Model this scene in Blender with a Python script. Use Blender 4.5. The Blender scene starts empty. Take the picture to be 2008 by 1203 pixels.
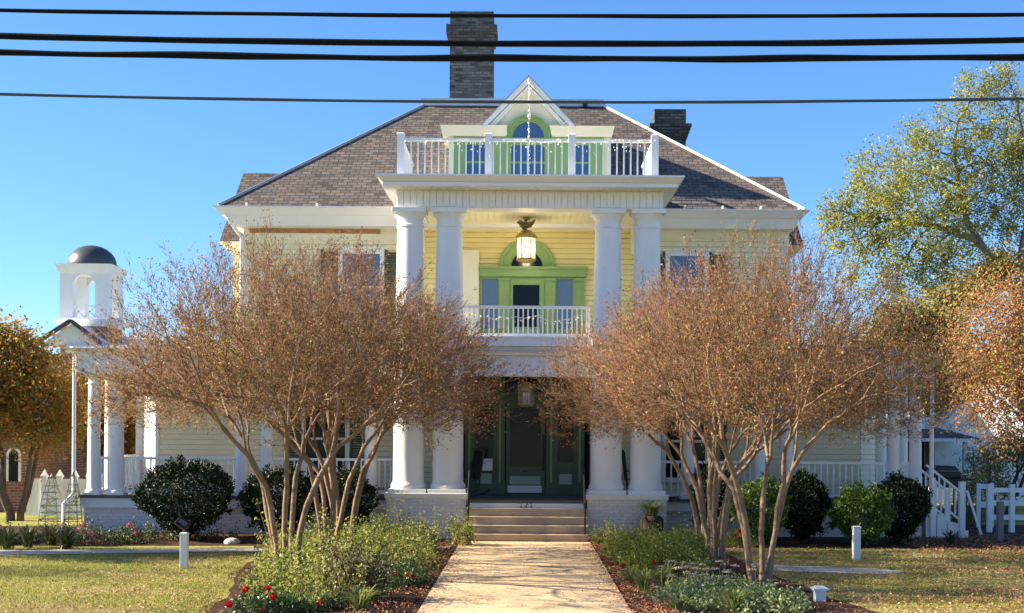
import bpy, math, random
import numpy as np
from mathutils import Vector

S = bpy.context.scene
COL = S.collection
R = math.radians
PI = math.pi
random.seed(7)

# ------------------------------------------------------------------ camera, sky, sun
F = 2550.0                       # focal length in photo pixels (photo is 2008 wide)
VX, VY, CZ = 1032.0, 850.0, 2.45
ROLL = R(0.4)
cam_d = bpy.data.cameras.new('camera')
cam = bpy.data.objects.new('camera', cam_d)
COL.objects.link(cam)
S.camera = cam
cam.location = (0, 0, CZ)
cam.rotation_euler = (PI / 2, -ROLL, 0)
cam_d.sensor_fit = 'HORIZONTAL'
cam_d.sensor_width = 36
cam_d.lens = 36 * F / 2008
cam_d.shift_x = (1004 - VX) / 2008
cam_d.shift_y = (VY - 601.5) / 2008
cam_d.clip_start = 0.1
cam_d.clip_end = 3000

SUN_EL, SUN_BACK = 27.0, 3.0     # degrees: height, and how far behind the facade's plane
w = bpy.data.worlds.new('World')
S.world = w
w.use_nodes = True
nt = w.node_tree
bg = nt.nodes['Background']
sky = nt.nodes.new('ShaderNodeTexSky')
sky.sky_type = 'NISHITA'
sky.sun_disc = False
sky.sun_elevation = R(SUN_EL)
sky.sun_rotation = R(270 + SUN_BACK)
sky.air_density = 1.15
sky.dust_density = 0.0
sky.altitude = 500
sky.ozone_density = 11.0
nt.links.new(sky.outputs[0], bg.inputs[0])
bg.inputs[1].default_value = 0.075

sd = bpy.data.lights.new('sun', 'SUN')
sd.energy = 5.0
sd.angle = R(0.5)
sd.color = (1.0, 0.87, 0.68)
sun = bpy.data.objects.new('sun', sd)
COL.objects.link(sun)
sv = Vector((-math.cos(R(SUN_EL)) * math.cos(R(SUN_BACK)), math.cos(R(SUN_EL)) * math.sin(R(SUN_BACK)), math.sin(R(SUN_EL))))
sun.rotation_euler = sv.to_track_quat('Z', 'Y').to_euler()
sun.location = (-30, 20, 30)
S.view_settings.view_transform = 'Standard'
S.view_settings.look = 'None'
S.view_settings.exposure = 1.65
S.view_settings.gamma = 1
S.cycles.max_bounces = 8
S.cycles.transparent_max_bounces = 8


def P(px, py, d):
    """photo pixel at distance d -> world point"""
    a, b = px - VX, py - VY
    u = a * math.cos(ROLL) + b * math.sin(ROLL)
    v = -a * math.sin(ROLL) + b * math.cos(ROLL)
    return Vector((u * d / F, d, CZ - v * d / F))


# ------------------------------------------------------------------ materials
MATS = {}


def _new(name):
    m = bpy.data.materials.new(name)
    m.use_nodes = True
    MATS[name] = m
    n = m.node_tree
    return m, n, n.nodes['Principled BSDF']


def _ramp(n, stops):
    r = n.nodes.new('ShaderNodeValToRGB')
    e = r.color_ramp.elements
    while len(e) < len(stops):
        e.new(0.5)
    for k, (p, c) in enumerate(stops):
        e[k].position = p
        e[k].color = (*c, 1)
    return r


def _noise(n, scale, detail=4, coord=None, rough=0.6):
    t = n.nodes.new('ShaderNodeTexNoise')
    t.inputs['Scale'].default_value = scale
    t.inputs['Detail'].default_value = detail
    t.inputs['Roughness'].default_value = rough
    if coord is not None:
        n.links.new(coord, t.inputs['Vector'])
    return t


def _bump(n, b, h, strength, dist):
    bp = n.nodes.new('ShaderNodeBump')
    bp.inputs['Strength'].default_value = strength
    bp.inputs['Distance'].default_value = dist
    n.links.new(h, bp.inputs['Height'])
    n.links.new(bp.outputs[0], b.inputs['Normal'])


def sc(c, k):
    return tuple(min(1, x * k) for x in c)


def pmat(name, base, rough=0.55, var=0.12, scale=1.5, bump=0.15, bscale=60, stain=None, stain_lo=0.62, metal=0.0, spec=0.4):
    m, n, b = _new(name)
    tc = n.nodes.new('ShaderNodeTexCoord')
    t = _noise(n, scale, 6, tc.outputs['Object'])
    r = _ramp(n, [(0.3, sc(base, 1 - var)), (0.7, sc(base, 1 + var))])
    n.links.new(t.outputs[0], r.inputs[0])
    out = r.outputs[0]
    if stain:
        t2 = _noise(n, scale * 3.1, 8, tc.outputs['Object'], 0.7)
        r2 = _ramp(n, [(stain_lo, (0, 0, 0)), (stain_lo + 0.1, (1, 1, 1))])
        n.links.new(t2.outputs[0], r2.inputs[0])
        mx = n.nodes.new('ShaderNodeMixRGB')
        n.links.new(r2.outputs[0], mx.inputs[0])
        n.links.new(out, mx.inputs[1])
        mx.inputs[2].default_value = (*stain, 1)
        out = mx.outputs[0]
    n.links.new(out, b.inputs['Base Color'])
    b.inputs['Roughness'].default_value = rough
    b.inputs['Metallic'].default_value = metal
    b.inputs['Specular IOR Level'].default_value = spec
    if bump:
        t3 = _noise(n, bscale, 3, tc.outputs['Object'])
        _bump(n, b, t3.outputs[0], bump, 0.01)
    return m


def brickmat(name, cols, mortar, bw, bh, msize, rough=0.85, bump=0.6, patch=None, patch_lo=0.6, squash=1.0):
    m, n, b = _new(name)
    uv = n.nodes.new('ShaderNodeUVMap')
    uv.uv_map = 'UVMap'
    br = n.nodes.new('ShaderNodeTexBrick')
    br.inputs['Scale'].default_value = 1
    br.inputs['Brick Width'].default_value = bw
    br.inputs['Row Height'].default_value = bh
    br.inputs['Mortar Size'].default_value = msize
    br.inputs['Mortar Smooth'].default_value = 0.1
    br.inputs['Color1'].default_value = (0, 0, 0, 1)
    br.inputs['Color2'].default_value = (1, 1, 1, 1)
    br.inputs['Mortar'].default_value = (0.5, 0.5, 0.5, 1)
    wob = _noise(n, 6, 2, uv.outputs[0])
    vm = n.nodes.new('ShaderNodeVectorMath')
    vm.operation = 'MULTIPLY_ADD'
    n.links.new(wob.outputs[1], vm.inputs[0])
    vm.inputs[1].default_value = (msize * 1.2,) * 3
    n.links.new(uv.outputs[0], vm.inputs[2])
    n.links.new(vm.outputs[0], br.inputs['Vector'])
    k = len(cols)
    r = _ramp(n, [(i / max(1, k - 1), c) for i, c in enumerate(cols)])
    # break up the brick tone with broad noise
    big = _noise(n, 0.9, 6, uv.outputs[0], 0.7)
    ad = n.nodes.new('ShaderNodeMath')
    ad.operation = 'MULTIPLY_ADD'
    n.links.new(big.outputs[0], ad.inputs[0])
    ad.inputs[1].default_value = 1.3
    ad.inputs[2].default_value = -0.65
    a2 = n.nodes.new('ShaderNodeMath')
    a2.operation = 'ADD'
    n.links.new(ad.outputs[0], a2.inputs[0])
    n.links.new(br.outputs['Color'], a2.inputs[1])
    n.links.new(a2.outputs[0], r.inputs[0])
    mx = n.nodes.new('ShaderNodeMixRGB')
    n.links.new(br.outputs['Fac'], mx.inputs[0])
    n.links.new(r.outputs[0], mx.inputs[1])
    mx.inputs[2].default_value = (*mortar, 1)
    out = mx.outputs[0]
    fine = _noise(n, 25, 4, uv.outputs[0])
    fr = _ramp(n, [(0.25, (0.72, 0.72, 0.72)), (0.75, (1.15, 1.15, 1.15))])
    n.links.new(fine.outputs[0], fr.inputs[0])
    mu = n.nodes.new('ShaderNodeMixRGB')
    mu.blend_type = 'MULTIPLY'
    mu.inputs[0].default_value = 1
    n.links.new(out, mu.inputs[1])
    n.links.new(fr.outputs[0], mu.inputs[2])
    out = mu.outputs[0]
    if patch:
        t2 = _noise(n, 2.2, 8, uv.outputs[0], 0.75)
        r2 = _ramp(n, [(patch_lo, (0, 0, 0)), (patch_lo + 0.06, (1, 1, 1))])
        n.links.new(t2.outputs[0], r2.inputs[0])
        m2 = n.nodes.new('ShaderNodeMixRGB')
        n.links.new(r2.outputs[0], m2.inputs[0])
        n.links.new(out, m2.inputs[1])
        m2.inputs[2].default_value = (*patch, 1)
        out = m2.outputs[0]
    n.links.new(out, b.inputs['Base Color'])
    b.inputs['Roughness'].default_value = rough
    b.inputs['Specular IOR Level'].default_value = 0.25
    inv = n.nodes.new('ShaderNodeMath')
    inv.operation = 'SUBTRACT'
    inv.inputs[0].default_value = 1
    n.links.new(br.outputs['Fac'], inv.inputs[1])
    h2 = n.nodes.new('ShaderNodeMath')
    h2.operation = 'MULTIPLY_ADD'
    n.links.new(br.outputs['Color'], h2.inputs[0])
    h2.inputs[1].default_value = 0.6
    n.links.new(inv.outputs[0], h2.inputs[2])
    _bump(n, b, h2.outputs[0], bump, 0.02)
    return m


def leafmat(name, cols, rough=0.5, transl=0.3, spec=0.4):
    m, n, b = _new(name)
    g = n.nodes.new('ShaderNodeNewGeometry')
    k = len(cols)
    r = _ramp(n, [((i + 0.0) / max(1, k - 1), c) for i, c in enumerate(cols)])
    n.links.new(g.outputs['Random Per Island'], r.inputs[0])
    n.links.new(r.outputs[0], b.inputs['Base Color'])
    b.inputs['Roughness'].default_value = rough
    b.inputs['Specular IOR Level'].default_value = spec
    if transl:
        tr = n.nodes.new('ShaderNodeBsdfTranslucent')
        n.links.new(r.outputs[0], tr.inputs[0])
        mx = n.nodes.new('ShaderNodeMixShader')
        mx.inputs[0].default_value = transl
        n.links.new(b.outputs[0], mx.inputs[1])
        n.links.new(tr.outputs[0], mx.inputs[2])
        n.links.new(mx.outputs[0], n.nodes['Material Output'].inputs[0])
    return m


def glassmat(name, base, rough=0.04, ior=1.7):
    m, n, b = _new(name)
    tc = n.nodes.new('ShaderNodeTexCoord')
    t = _noise(n, 1.2, 2, tc.outputs['Object'])
    b.inputs['Base Color'].default_value = (*base, 1)
    b.inputs['Roughness'].default_value = rough
    b.inputs['IOR'].default_value = ior
    _bump(n, b, t.outputs[0], 0.08, 0.02)
    return m


def emimat(name, col, s):
    m, n, b = _new(name)
    b.inputs['Base Color'].default_value = (*col, 1)
    b.inputs['Emission Color'].default_value = (*col, 1)
    b.inputs['Emission Strength'].default_value = s
    return m


def groundmat(name, stops, s1, s2, mixk=0.5, rough=0.95, bump=0.5, bs=30):
    m, n, b = _new(name)
    tc = n.nodes.new('ShaderNodeTexCoord')
    a = _noise(n, s1, 5, tc.outputs['Object'], 0.65)
    c = _noise(n, s2, 6, tc.outputs['Object'], 0.75)
    mx = n.nodes.new('ShaderNodeMixRGB')
    mx.inputs[0].default_value = mixk
    n.links.new(a.outputs[0], mx.inputs[1])
    n.links.new(c.outputs[0], mx.inputs[2])
    r = _ramp(n, stops)
    n.links.new(mx.outputs[0], r.inputs[0])
    n.links.new(r.outputs[0], b.inputs['Base Color'])
    b.inputs['Roughness'].default_value = rough
    b.inputs['Specular IOR Level'].default_value = 0.15
    h = _noise(n, bs, 5, tc.outputs['Object'], 0.7)
    _bump(n, b, h.outputs[0], bump, 0.03)
    return m


pmat('white_paint', (0.80, 0.79, 0.76), 0.5, 0.05, 0.9, 0.1, 40, stain=(0.66, 0.63, 0.57), stain_lo=0.66)
pmat('white_vinyl', (0.80, 0.80, 0.80), 0.35, 0.03, 1.2, 0.04, 30)
pmat('column_paint', (0.80, 0.79, 0.77), 0.55, 0.04, 0.7, 0.35, 14, stain=(0.66, 0.62, 0.56), stain_lo=0.63)
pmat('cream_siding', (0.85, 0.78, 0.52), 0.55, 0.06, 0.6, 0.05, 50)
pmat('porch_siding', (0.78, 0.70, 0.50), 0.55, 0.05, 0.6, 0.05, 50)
pmat('yellow_siding', (0.87, 0.74, 0.34), 0.55, 0.05, 0.6, 0.05, 50)
pmat('cream_trim', (0.80, 0.76, 0.58), 0.5, 0.05, 1.0, 0.06, 40)
pmat('yellow_ceiling', (0.86, 0.78, 0.50), 0.55, 0.04, 1.0, 0.06, 40)
pmat('bare_wood', (0.42, 0.20, 0.07), 0.7, 0.3, 5, 0.3, 60)
pmat('green_trim', (0.24, 0.38, 0.13), 0.45, 0.06, 1.5, 0.05, 40)
pmat('dark_green_trim', (0.075, 0.12, 0.07), 0.45, 0.08, 1.5, 0.05, 40)
pmat('groove_green', (0.30, 0.38, 0.13), 0.5, 0.05)
pmat('panel_green', (0.32, 0.46, 0.36), 0.5, 0.05)
pmat('shutter_green', (0.035, 0.07, 0.035), 0.5, 0.1)
pmat('black_iron', (0.014, 0.014, 0.016), 0.45, 0.2, 6, 0.2, 60)
pmat('porch_floor', (0.10, 0.09, 0.085), 0.6, 0.15, 2)
pmat('step_concrete', (0.42, 0.33, 0.24), 0.85, 0.2, 2.5, 0.5, 60, stain=(0.22, 0.17, 0.13), stain_lo=0.6)
pmat('flashing', (0.52, 0.55, 0.60), 0.4, 0.12, 2, 0.1, 30, metal=0.3)
pmat('hip_metal', (0.30, 0.33, 0.38), 0.5, 0.12, 2, 0.1, 30, metal=0.2)
pmat('gold_brass', (0.50, 0.34, 0.14), 0.45, 0.2, 8, 0.3, 40, metal=0.4)
pmat('pale_brass', (0.42, 0.36, 0.26), 0.5, 0.2, 8, 0.3, 40, metal=0.3)
pmat('dried_bow', (0.24, 0.18, 0.09), 0.8, 0.35, 12, 0.5, 60)
pmat('cable_black', (0.004, 0.005, 0.008), 0.7, 0.25, 3, 0.3, 30, spec=0.12)
pmat('cable_blue', (0.03, 0.05, 0.075), 0.5, 0.2, 3, 0.2, 30)
pmat('grey_metal', (0.18, 0.19, 0.20), 0.5, 0.15, 4, 0.15, 30)
pmat('lamp_lens', (0.10, 0.11, 0.115), 0.3, 0.05, 4, 0.0)
pmat('post_white', (0.74, 0.74, 0.73), 0.5, 0.06, 3, 0.15, 30, stain=(0.5, 0.48, 0.44), stain_lo=0.66)
pmat('bark_tan', (0.235, 0.15, 0.092), 0.75, 0.32, 3.5, 0.5, 25, stain=(0.17, 0.10, 0.065), stain_lo=0.52)
pmat('bark_twig', (0.165, 0.085, 0.042), 0.8, 0.25, 6, 0.2, 40)
pmat('bark_dark', (0.085, 0.062, 0.05), 0.9, 0.35, 5, 0.7, 25)
pmat('bark_grey', (0.20, 0.17, 0.14), 0.9, 0.35, 4, 0.6, 20, stain=(0.36, 0.33, 0.28), stain_lo=0.6)
pmat('church_white', (0.78, 0.79, 0.80), 0.5, 0.05, 0.7, 0.05, 20)
pmat('dome_grey', (0.085, 0.085, 0.09), 0.4, 0.2, 0.6, 0.1, 12, metal=0.3)
pmat('dark_roof', (0.08, 0.08, 0.085), 0.85, 0.25, 2, 0.4, 20)
pmat('grill_black', (0.012, 0.012, 0.013), 0.4, 0.2, 4, 0.1, 30)
pmat('pot_dark', (0.05, 0.03, 0.022), 0.8, 0.4, 10, 0.8, 40)
pmat('fence_white', (0.78, 0.79, 0.80), 0.5, 0.05, 2, 0.1, 30)
pmat('number_dark', (0.03, 0.03, 0.03), 0.5, 0.1)
pmat('dark_interior', (0.012, 0.012, 0.014), 0.9, 0.2)
pmat('chair_black', (0.012, 0.012, 0.013), 0.35, 0.1)
pmat('stone_pale', (0.5, 0.47, 0.42), 0.9, 0.25, 8, 0.6, 30)
glassmat('glass_dark', (0.006, 0.007, 0.010), 0.12, 1.3)
glassmat('glass_sky_reflection', (0.035, 0.085, 0.19), 0.06, 1.9)  # reflection of the blue sky put into the panes' base colour
glassmat('glass_curtain', (0.10, 0.16, 0.27), 0.08, 1.6)
emimat('lantern_flame', (1.0, 0.78, 0.42), 5)
pmat('light_bulb', (0.85, 0.83, 0.76), 0.3, 0.04, 9, 0.0)
m_, n_, b_ = _new('lantern_glass')
b_.inputs['Base Color'].default_value = (1, 1, 1, 1)
b_.inputs['Roughness'].default_value = 0.02
b_.inputs['Alpha'].default_value = 0.18
brickmat('slate_roof', [(0.075, 0.07, 0.068), (0.13, 0.11, 0.097), (0.155, 0.122, 0.10), (0.21, 0.17, 0.14), (0.12, 0.112, 0.11)], (0.055, 0.048, 0.045), 0.25, 0.145, 0.013, 0.85, 0.8)
brickmat('chimney_brick', [(0.05, 0.05, 0.055), (0.14, 0.13, 0.13), (0.22, 0.20, 0.185)], (0.10, 0.10, 0.10), 0.24, 0.085, 0.014, patch=(0.30, 0.29, 0.28), patch_lo=0.62)
brickmat('chimney_dark', [(0.06, 0.06, 0.062), (0.12, 0.11, 0.105), (0.18, 0.16, 0.145)], (0.06, 0.058, 0.055), 0.24, 0.085, 0.013, patch=(0.24, 0.22, 0.20), patch_lo=0.66)
brickmat('chimney_flaked', [(0.30, 0.30, 0.31), (0.5, 0.5, 0.5), (0.6, 0.6, 0.6)], (0.25, 0.25, 0.25), 0.24, 0.085, 0.012, patch=(0.10, 0.10, 0.10), patch_lo=0.5)
brickmat('painted_brick', [(0.72, 0.67, 0.62), (0.77, 0.73, 0.68), (0.80, 0.77, 0.72)], (0.64, 0.60, 0.56), 0.22, 0.078, 0.009, 0.7, 0.5, patch=(0.52, 0.47, 0.43), patch_lo=0.66)
brickmat('red_brick', [(0.20, 0.07, 0.045), (0.30, 0.11, 0.07), (0.34, 0.15, 0.10)], (0.36, 0.30, 0.27), 0.24, 0.085, 0.012)

leafmat('crape_leaves', [(0.12, 0.048, 0.022), (0.46, 0.19, 0.07), (0.22, 0.085, 0.035), (0.54, 0.30, 0.15), (0.36, 0.10, 0.03), (0.48, 0.18, 0.04), (0.16, 0.07, 0.03), (0.26, 0.22, 0.05), (0.15, 0.17, 0.04), (0.34, 0.24, 0.06), (0.40, 0.24, 0.10)], 0.6, 0.35)
leafmat('crape_low_leaves', [(0.14, 0.19, 0.04), (0.30, 0.28, 0.05), (0.44, 0.20, 0.04), (0.20, 0.20, 0.05), (0.40, 0.12, 0.03), (0.10, 0.15, 0.035)], 0.55, 0.4)
leafmat('orange_leaves', [(0.52, 0.15, 0.03), (0.50, 0.26, 0.05), (0.13, 0.18, 0.035), (0.42, 0.11, 0.03), (0.26, 0.27, 0.05), (0.16, 0.20, 0.04), (0.56, 0.28, 0.06), (0.18, 0.20, 0.045)], 0.55, 0.52)
leafmat('dogwood_leaves', [(0.54, 0.16, 0.07), (0.58, 0.34, 0.14), (0.46, 0.09, 0.05), (0.56, 0.44, 0.18), (0.36, 0.14, 0.05), (0.42, 0.38, 0.12), (0.26, 0.28, 0.07)], 0.55, 0.5)
leafmat('tall_leaves', [(0.22, 0.27, 0.035), (0.42, 0.37, 0.045), (0.16, 0.22, 0.035), (0.50, 0.37, 0.07), (0.30, 0.33, 0.05), (0.10, 0.15, 0.035)], 0.5, 0.4)
leafmat('brown_green_leaves', [(0.20, 0.21, 0.045), (0.34, 0.25, 0.06), (0.13, 0.16, 0.035), (0.42, 0.30, 0.09), (0.28, 0.18, 0.06)], 0.6, 0.35)
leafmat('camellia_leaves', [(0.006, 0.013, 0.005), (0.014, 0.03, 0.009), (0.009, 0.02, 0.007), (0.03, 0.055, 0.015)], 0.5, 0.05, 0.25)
leafmat('camellia_sunlit', [(0.05, 0.10, 0.018), (0.13, 0.22, 0.035), (0.03, 0.06, 0.012), (0.20, 0.28, 0.05)], 0.4, 0.25, 0.35)  # sunlit copy of the camellia leaves, the sun put into a lighter colour
leafmat('bed_leaves', [(0.17, 0.26, 0.04), (0.44, 0.44, 0.07), (0.07, 0.13, 0.025), (0.52, 0.45, 0.12), (0.24, 0.32, 0.05), (0.09, 0.15, 0.04), (0.30, 0.24, 0.08)], 0.5, 0.45)
leafmat('bed_leaves_dark', [(0.09, 0.16, 0.03), (0.22, 0.29, 0.045), (0.30, 0.34, 0.05), (0.10, 0.17, 0.04), (0.34, 0.29, 0.08)], 0.5, 0.45)
leafmat('shaded_azalea_leaves', [(0.03, 0.05, 0.015), (0.06, 0.09, 0.025), (0.09, 0.11, 0.03), (0.04, 0.06, 0.02)], 0.5, 0.2)  # azaleas' shade put into the leaf colour, darker than the bed leaves
leafmat('purple_dark_leaves', [(0.035, 0.03, 0.02), (0.06, 0.045, 0.03), (0.08, 0.07, 0.03), (0.045, 0.05, 0.02)], 0.5, 0.2)
leafmat('rose_leaves', [(0.03, 0.07, 0.02), (0.06, 0.12, 0.03), (0.09, 0.15, 0.04)], 0.35, 0.2)
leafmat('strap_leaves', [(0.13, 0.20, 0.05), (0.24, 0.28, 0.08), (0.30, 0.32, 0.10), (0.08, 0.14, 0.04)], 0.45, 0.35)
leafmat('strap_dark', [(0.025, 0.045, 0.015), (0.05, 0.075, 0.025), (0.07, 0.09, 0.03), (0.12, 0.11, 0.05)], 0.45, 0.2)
leafmat('sage_leaves', [(0.15, 0.23, 0.07), (0.28, 0.34, 0.13), (0.10, 0.17, 0.05), (0.34, 0.36, 0.20)], 0.6, 0.25)
leafmat('sedum_heads', [(0.42, 0.30, 0.22), (0.50, 0.40, 0.32), (0.32, 0.22, 0.15)], 0.8, 0.15)
leafmat('red_petals', [(0.50, 0.008, 0.012), (0.66, 0.02, 0.02), (0.40, 0.005, 0.01)], 0.5, 0.2)
leafmat('pink_petals', [(0.55, 0.12, 0.20), (0.68, 0.25, 0.32), (0.5, 0.1, 0.2)], 0.5, 0.2)
leafmat('litter', [(0.34, 0.18, 0.08), (0.48, 0.33, 0.17), (0.42, 0.16, 0.06), (0.56, 0.43, 0.25), (0.26, 0.12, 0.05), (0.5, 0.27, 0.10)], 0.8, 0.1)
leafmat('red_litter', [(0.40, 0.12, 0.05), (0.50, 0.22, 0.10), (0.30, 0.10, 0.05), (0.54, 0.32, 0.17), (0.36, 0.14, 0.06)], 0.8, 0.1)
leafmat('straw_blades', [(0.44, 0.34, 0.14), (0.56, 0.45, 0.20), (0.36, 0.26, 0.11), (0.60, 0.50, 0.26), (0.30, 0.27, 0.09)], 0.7, 0.25)
leafmat('grass_blades', [(0.19, 0.25, 0.03), (0.36, 0.34, 0.07), (0.14, 0.21, 0.025), (0.50, 0.42, 0.13), (0.26, 0.30, 0.035), (0.58, 0.48, 0.20)], 0.6, 0.3)
groundmat('lawn', [(0.30, (0.09, 0.12, 0.02)), (0.45, (0.22, 0.24, 0.045)), (0.55, (0.38, 0.33, 0.10)), (0.68, (0.50, 0.40, 0.17))], 0.35, 9, 0.5, bump=0.8, bs=50)
groundmat('mulch', [(0.3, (0.02, 0.011, 0.008)), (0.52, (0.07, 0.035, 0.022)), (0.72, (0.20, 0.10, 0.06))], 3, 26, 0.65, bump=1.0, bs=40)
groundmat('walk_concrete', [(0.32, (0.40, 0.27, 0.14)), (0.44, (0.60, 0.44, 0.25)), (0.56, (0.70, 0.53, 0.32)), (0.68, (0.80, 0.65, 0.44))], 0.9, 30, 0.72, 0.85, 0.5, 60)
groundmat('side_concrete', [(0.3, (0.36, 0.33, 0.29)), (0.7, (0.52, 0.48, 0.42))], 1.2, 45, 0.6, 0.85, 0.35, 90)


# ------------------------------------------------------------------ mesh helpers
def root_off(o):
    v = Vector((0, 0, 0))
    while o is not None:
        v = v + o.location
        o = o.parent
    return v


def link(name, me, parent=None, mats=()):
    o = bpy.data.objects.new(name, me)
    COL.objects.link(o)
    for m in mats:
        me.materials.append(MATS[m])
    if parent is not None:
        o.parent = parent
    return o


def tag(o, label=None, cat=None, group=None, kind=None):
    if label: o['label'] = label
    if cat: o['category'] = cat
    if group: o['group'] = group
    if kind: o['kind'] = kind
    return o


def thing(name, loc, label, cat, group=None):
    o = bpy.data.objects.new(name, None)
    COL.objects.link(o)
    o.location = loc
    o.empty_display_size = 0.2
    return tag(o, label, cat, group)


class MB:
    def __init__(s):
        s.v, s.f = [], []

    def add(s, vs, fs):
        k = len(s.v)
        s.v += [tuple(p) for p in vs]
        s.f += [tuple(i + k for i in f) for f in fs]
        return s

    def box(s, x0, x1, y0, y1, z0, z1):
        return s.loft((x0, x1, y0, y1), z0, (x0, x1, y0, y1), z1)

    def loft(s, a, za, b, zb):
        vs = [(a[0], a[2], za), (a[1], a[2], za), (a[1], a[3], za), (a[0], a[3], za),
              (b[0], b[2], zb), (b[1], b[2], zb), (b[1], b[3], zb), (b[0], b[3], zb)]
        return s.add(vs, [(3, 2, 1, 0), (4, 5, 6, 7), (0, 1, 5, 4), (1, 2, 6, 5), (2, 3, 7, 6), (3, 0, 4, 7)])

    def poly(s, pts):
        return s.add(pts, [tuple(range(len(pts)))])

    def prism(s, pts, y0, y1):
        """outline of (x,z), counter-clockwise seen from the front (-y), extruded from y0 (front) to y1"""
        n = len(pts)
        vs = [(x, y0, z) for x, z in pts] + [(x, y1, z) for x, z in pts]
        fs = [tuple(range(n)), tuple(range(2 * n - 1, n - 1, -1))]
        fs += [(i, i + n, (i + 1) % n + n, (i + 1) % n) for i in range(n)]
        return s.add(vs, fs)

    def bar(s, p, q, w, h):
        p, q = Vector(p), Vector(q)
        d = (q - p).normalized()
        up = Vector((0, 0, 1)) if abs(d.z) < 0.95 else Vector((0, 1, 0))
        a = d.cross(up).normalized() * (w / 2)
        b = a.cross(d).normalized() * (h / 2)
        vs = [p - a - b, p + a - b, p + a + b, p - a + b, q - a - b, q + a - b, q + a + b, q - a + b]
        return s.add(vs, [(3, 2, 1, 0), (4, 5, 6, 7), (0, 1, 5, 4), (1, 2, 6, 5), (2, 3, 7, 6), (3, 0, 4, 7)])

    def tube(s, pts, rad, n=8, cap=True):
        pts = [Vector(p) for p in pts]
        if not isinstance(rad, (list, tuple)):
            rad = [rad] * len(pts)
        k = len(pts)
        vs, fs = [], []
        for i in range(k):
            d = (pts[min(i + 1, k - 1)] - pts[max(i - 1, 0)]).normalized()
            up = Vector((0.13, 0.31, 0.94)) if abs(d.z) < 0.9 else Vector((0.95, 0.3, 0.05))
            a = d.cross(up).normalized()
            b = d.cross(a).normalized()
            for j in range(n):
                t = 2 * PI * j / n
                vs.append(pts[i] + (a * math.cos(t) + b * math.sin(t)) * rad[i])
        for i in range(k - 1):
            for j in range(n):
                fs.append((i * n + j, i * n + (j + 1) % n, (i + 1) * n + (j + 1) % n, (i + 1) * n + j))
        if cap:
            fs.append(tuple(range(n - 1, -1, -1)))
            fs.append(tuple((k - 1) * n + j for j in range(n)))
        return s.add(vs, fs)

    def lathe(s, x, y, prof, n=32):
        vs, fs = [], []
        for r, z in prof:
            for j in range(n):
                t = 2 * PI * j / n
                vs.append((x + r * math.cos(t), y + r * math.sin(t), z))
        k = len(prof)
        for i in range(k - 1):
            for j in range(n):
                fs.append((i * n + j, i * n + (j + 1) % n, (i + 1) * n + (j + 1) % n, (i + 1) * n + j))
        fs.append(tuple(range(n - 1, -1, -1)))
        fs.append(tuple((k - 1) * n + j for j in range(n)))
        return s.add(vs, fs)

    def arch(s, cx, cz, r0, r1, y0, y1, n=24, a0=0.0, a1=PI):
        for i in range(n):
            t0, t1 = a0 + (a1 - a0) * i / n, a0 + (a1 - a0) * (i + 1) / n
            o = []
            for y in (y0, y1):
                for r, t in ((r0, t0), (r1, t0), (r1, t1), (r0, t1)):
                    o.append((cx + r * math.cos(t), y, cz + r * math.sin(t)))
            s.add(o, [(0, 1, 2, 3), (7, 6, 5, 4), (1, 5, 6, 2), (3, 7, 4, 0)])
        return s

    def siding(s, a, b, z0, z1, lap=0.135, out=0.03):
        a, b = Vector((*a, 0)), Vector((*b, 0))
        d = (b - a).normalized()
        nrm = Vector((d.y, -d.x, 0))
        n = max(1, int(round((z1 - z0) / lap)))
        h = (z1 - z0) / n
        for i in range(n):
            zb, zt = z0 + i * h, z0 + (i + 1) * h
            o0, o1, o2 = nrm * out, nrm * -0.01, nrm * 0.006
            up = Vector((0, 0, 1))
            zm = zb + 0.016
            vs = [a + o1 + up * zb, b + o1 + up * zb, b + o1 + up * zm, a + o1 + up * zm, b + o0 + up * zm, a + o0 + up * zm, b + o2 + up * zt, a + o2 + up * zt, b + o1 + up * zt, a + o1 + up * zt]
            s.add(vs, [(0, 1, 2, 3), (3, 2, 4, 5), (5, 4, 6, 7), (7, 6, 8, 9)])
        return s

    def build(s, name, mat, parent=None, smooth=False, uv=False, bevel=0):
        me = bpy.data.meshes.new(name)
        off = root_off(parent)
        me.from_pydata([(p[0] - off.x, p[1] - off.y, p[2] - off.z) for p in s.v], [], s.f)
        me.update()
        if uv:
            l = me.uv_layers.new(name='UVMap')
            for p in me.polygons:
                nn = p.normal
                u = Vector((0, 0, 1)).cross(nn)
                u = Vector((1, 0, 0)) if u.length < 1e-3 else u.normalized()
                v = nn.cross(u)
                for li in p.loop_indices:
                    co = me.vertices[me.loops[li].vertex_index].co
                    l.data[li].uv = (co.dot(u) + 50, co.dot(v) + 50)
        if smooth:
            for p in me.polygons:
                p.use_smooth = True
            me.set_sharp_from_angle(angle=R(40))
        o = link(name, me, parent, (mat,))
        if bevel:
            md = o.modifiers.new('bevel', 'BEVEL')
            md.width = bevel
            md.segments = 2
            md.limit_method = 'ANGLE'
        return o


def each(m, name, mat, parent, **k):
    """one object per box held in the builder"""
    for i in range(0, len(m.v), 8):
        q = MB()
        q.v = m.v[i:i + 8]
        q.f = [tuple(a - i for a in f) for f in m.f if i <= f[0] < i + 8]
        q.build(name, mat, parent, **k)


def box(name, mat, parent, *a, **k):
    return MB().box(*a).build(name, mat, parent, **k)


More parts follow.
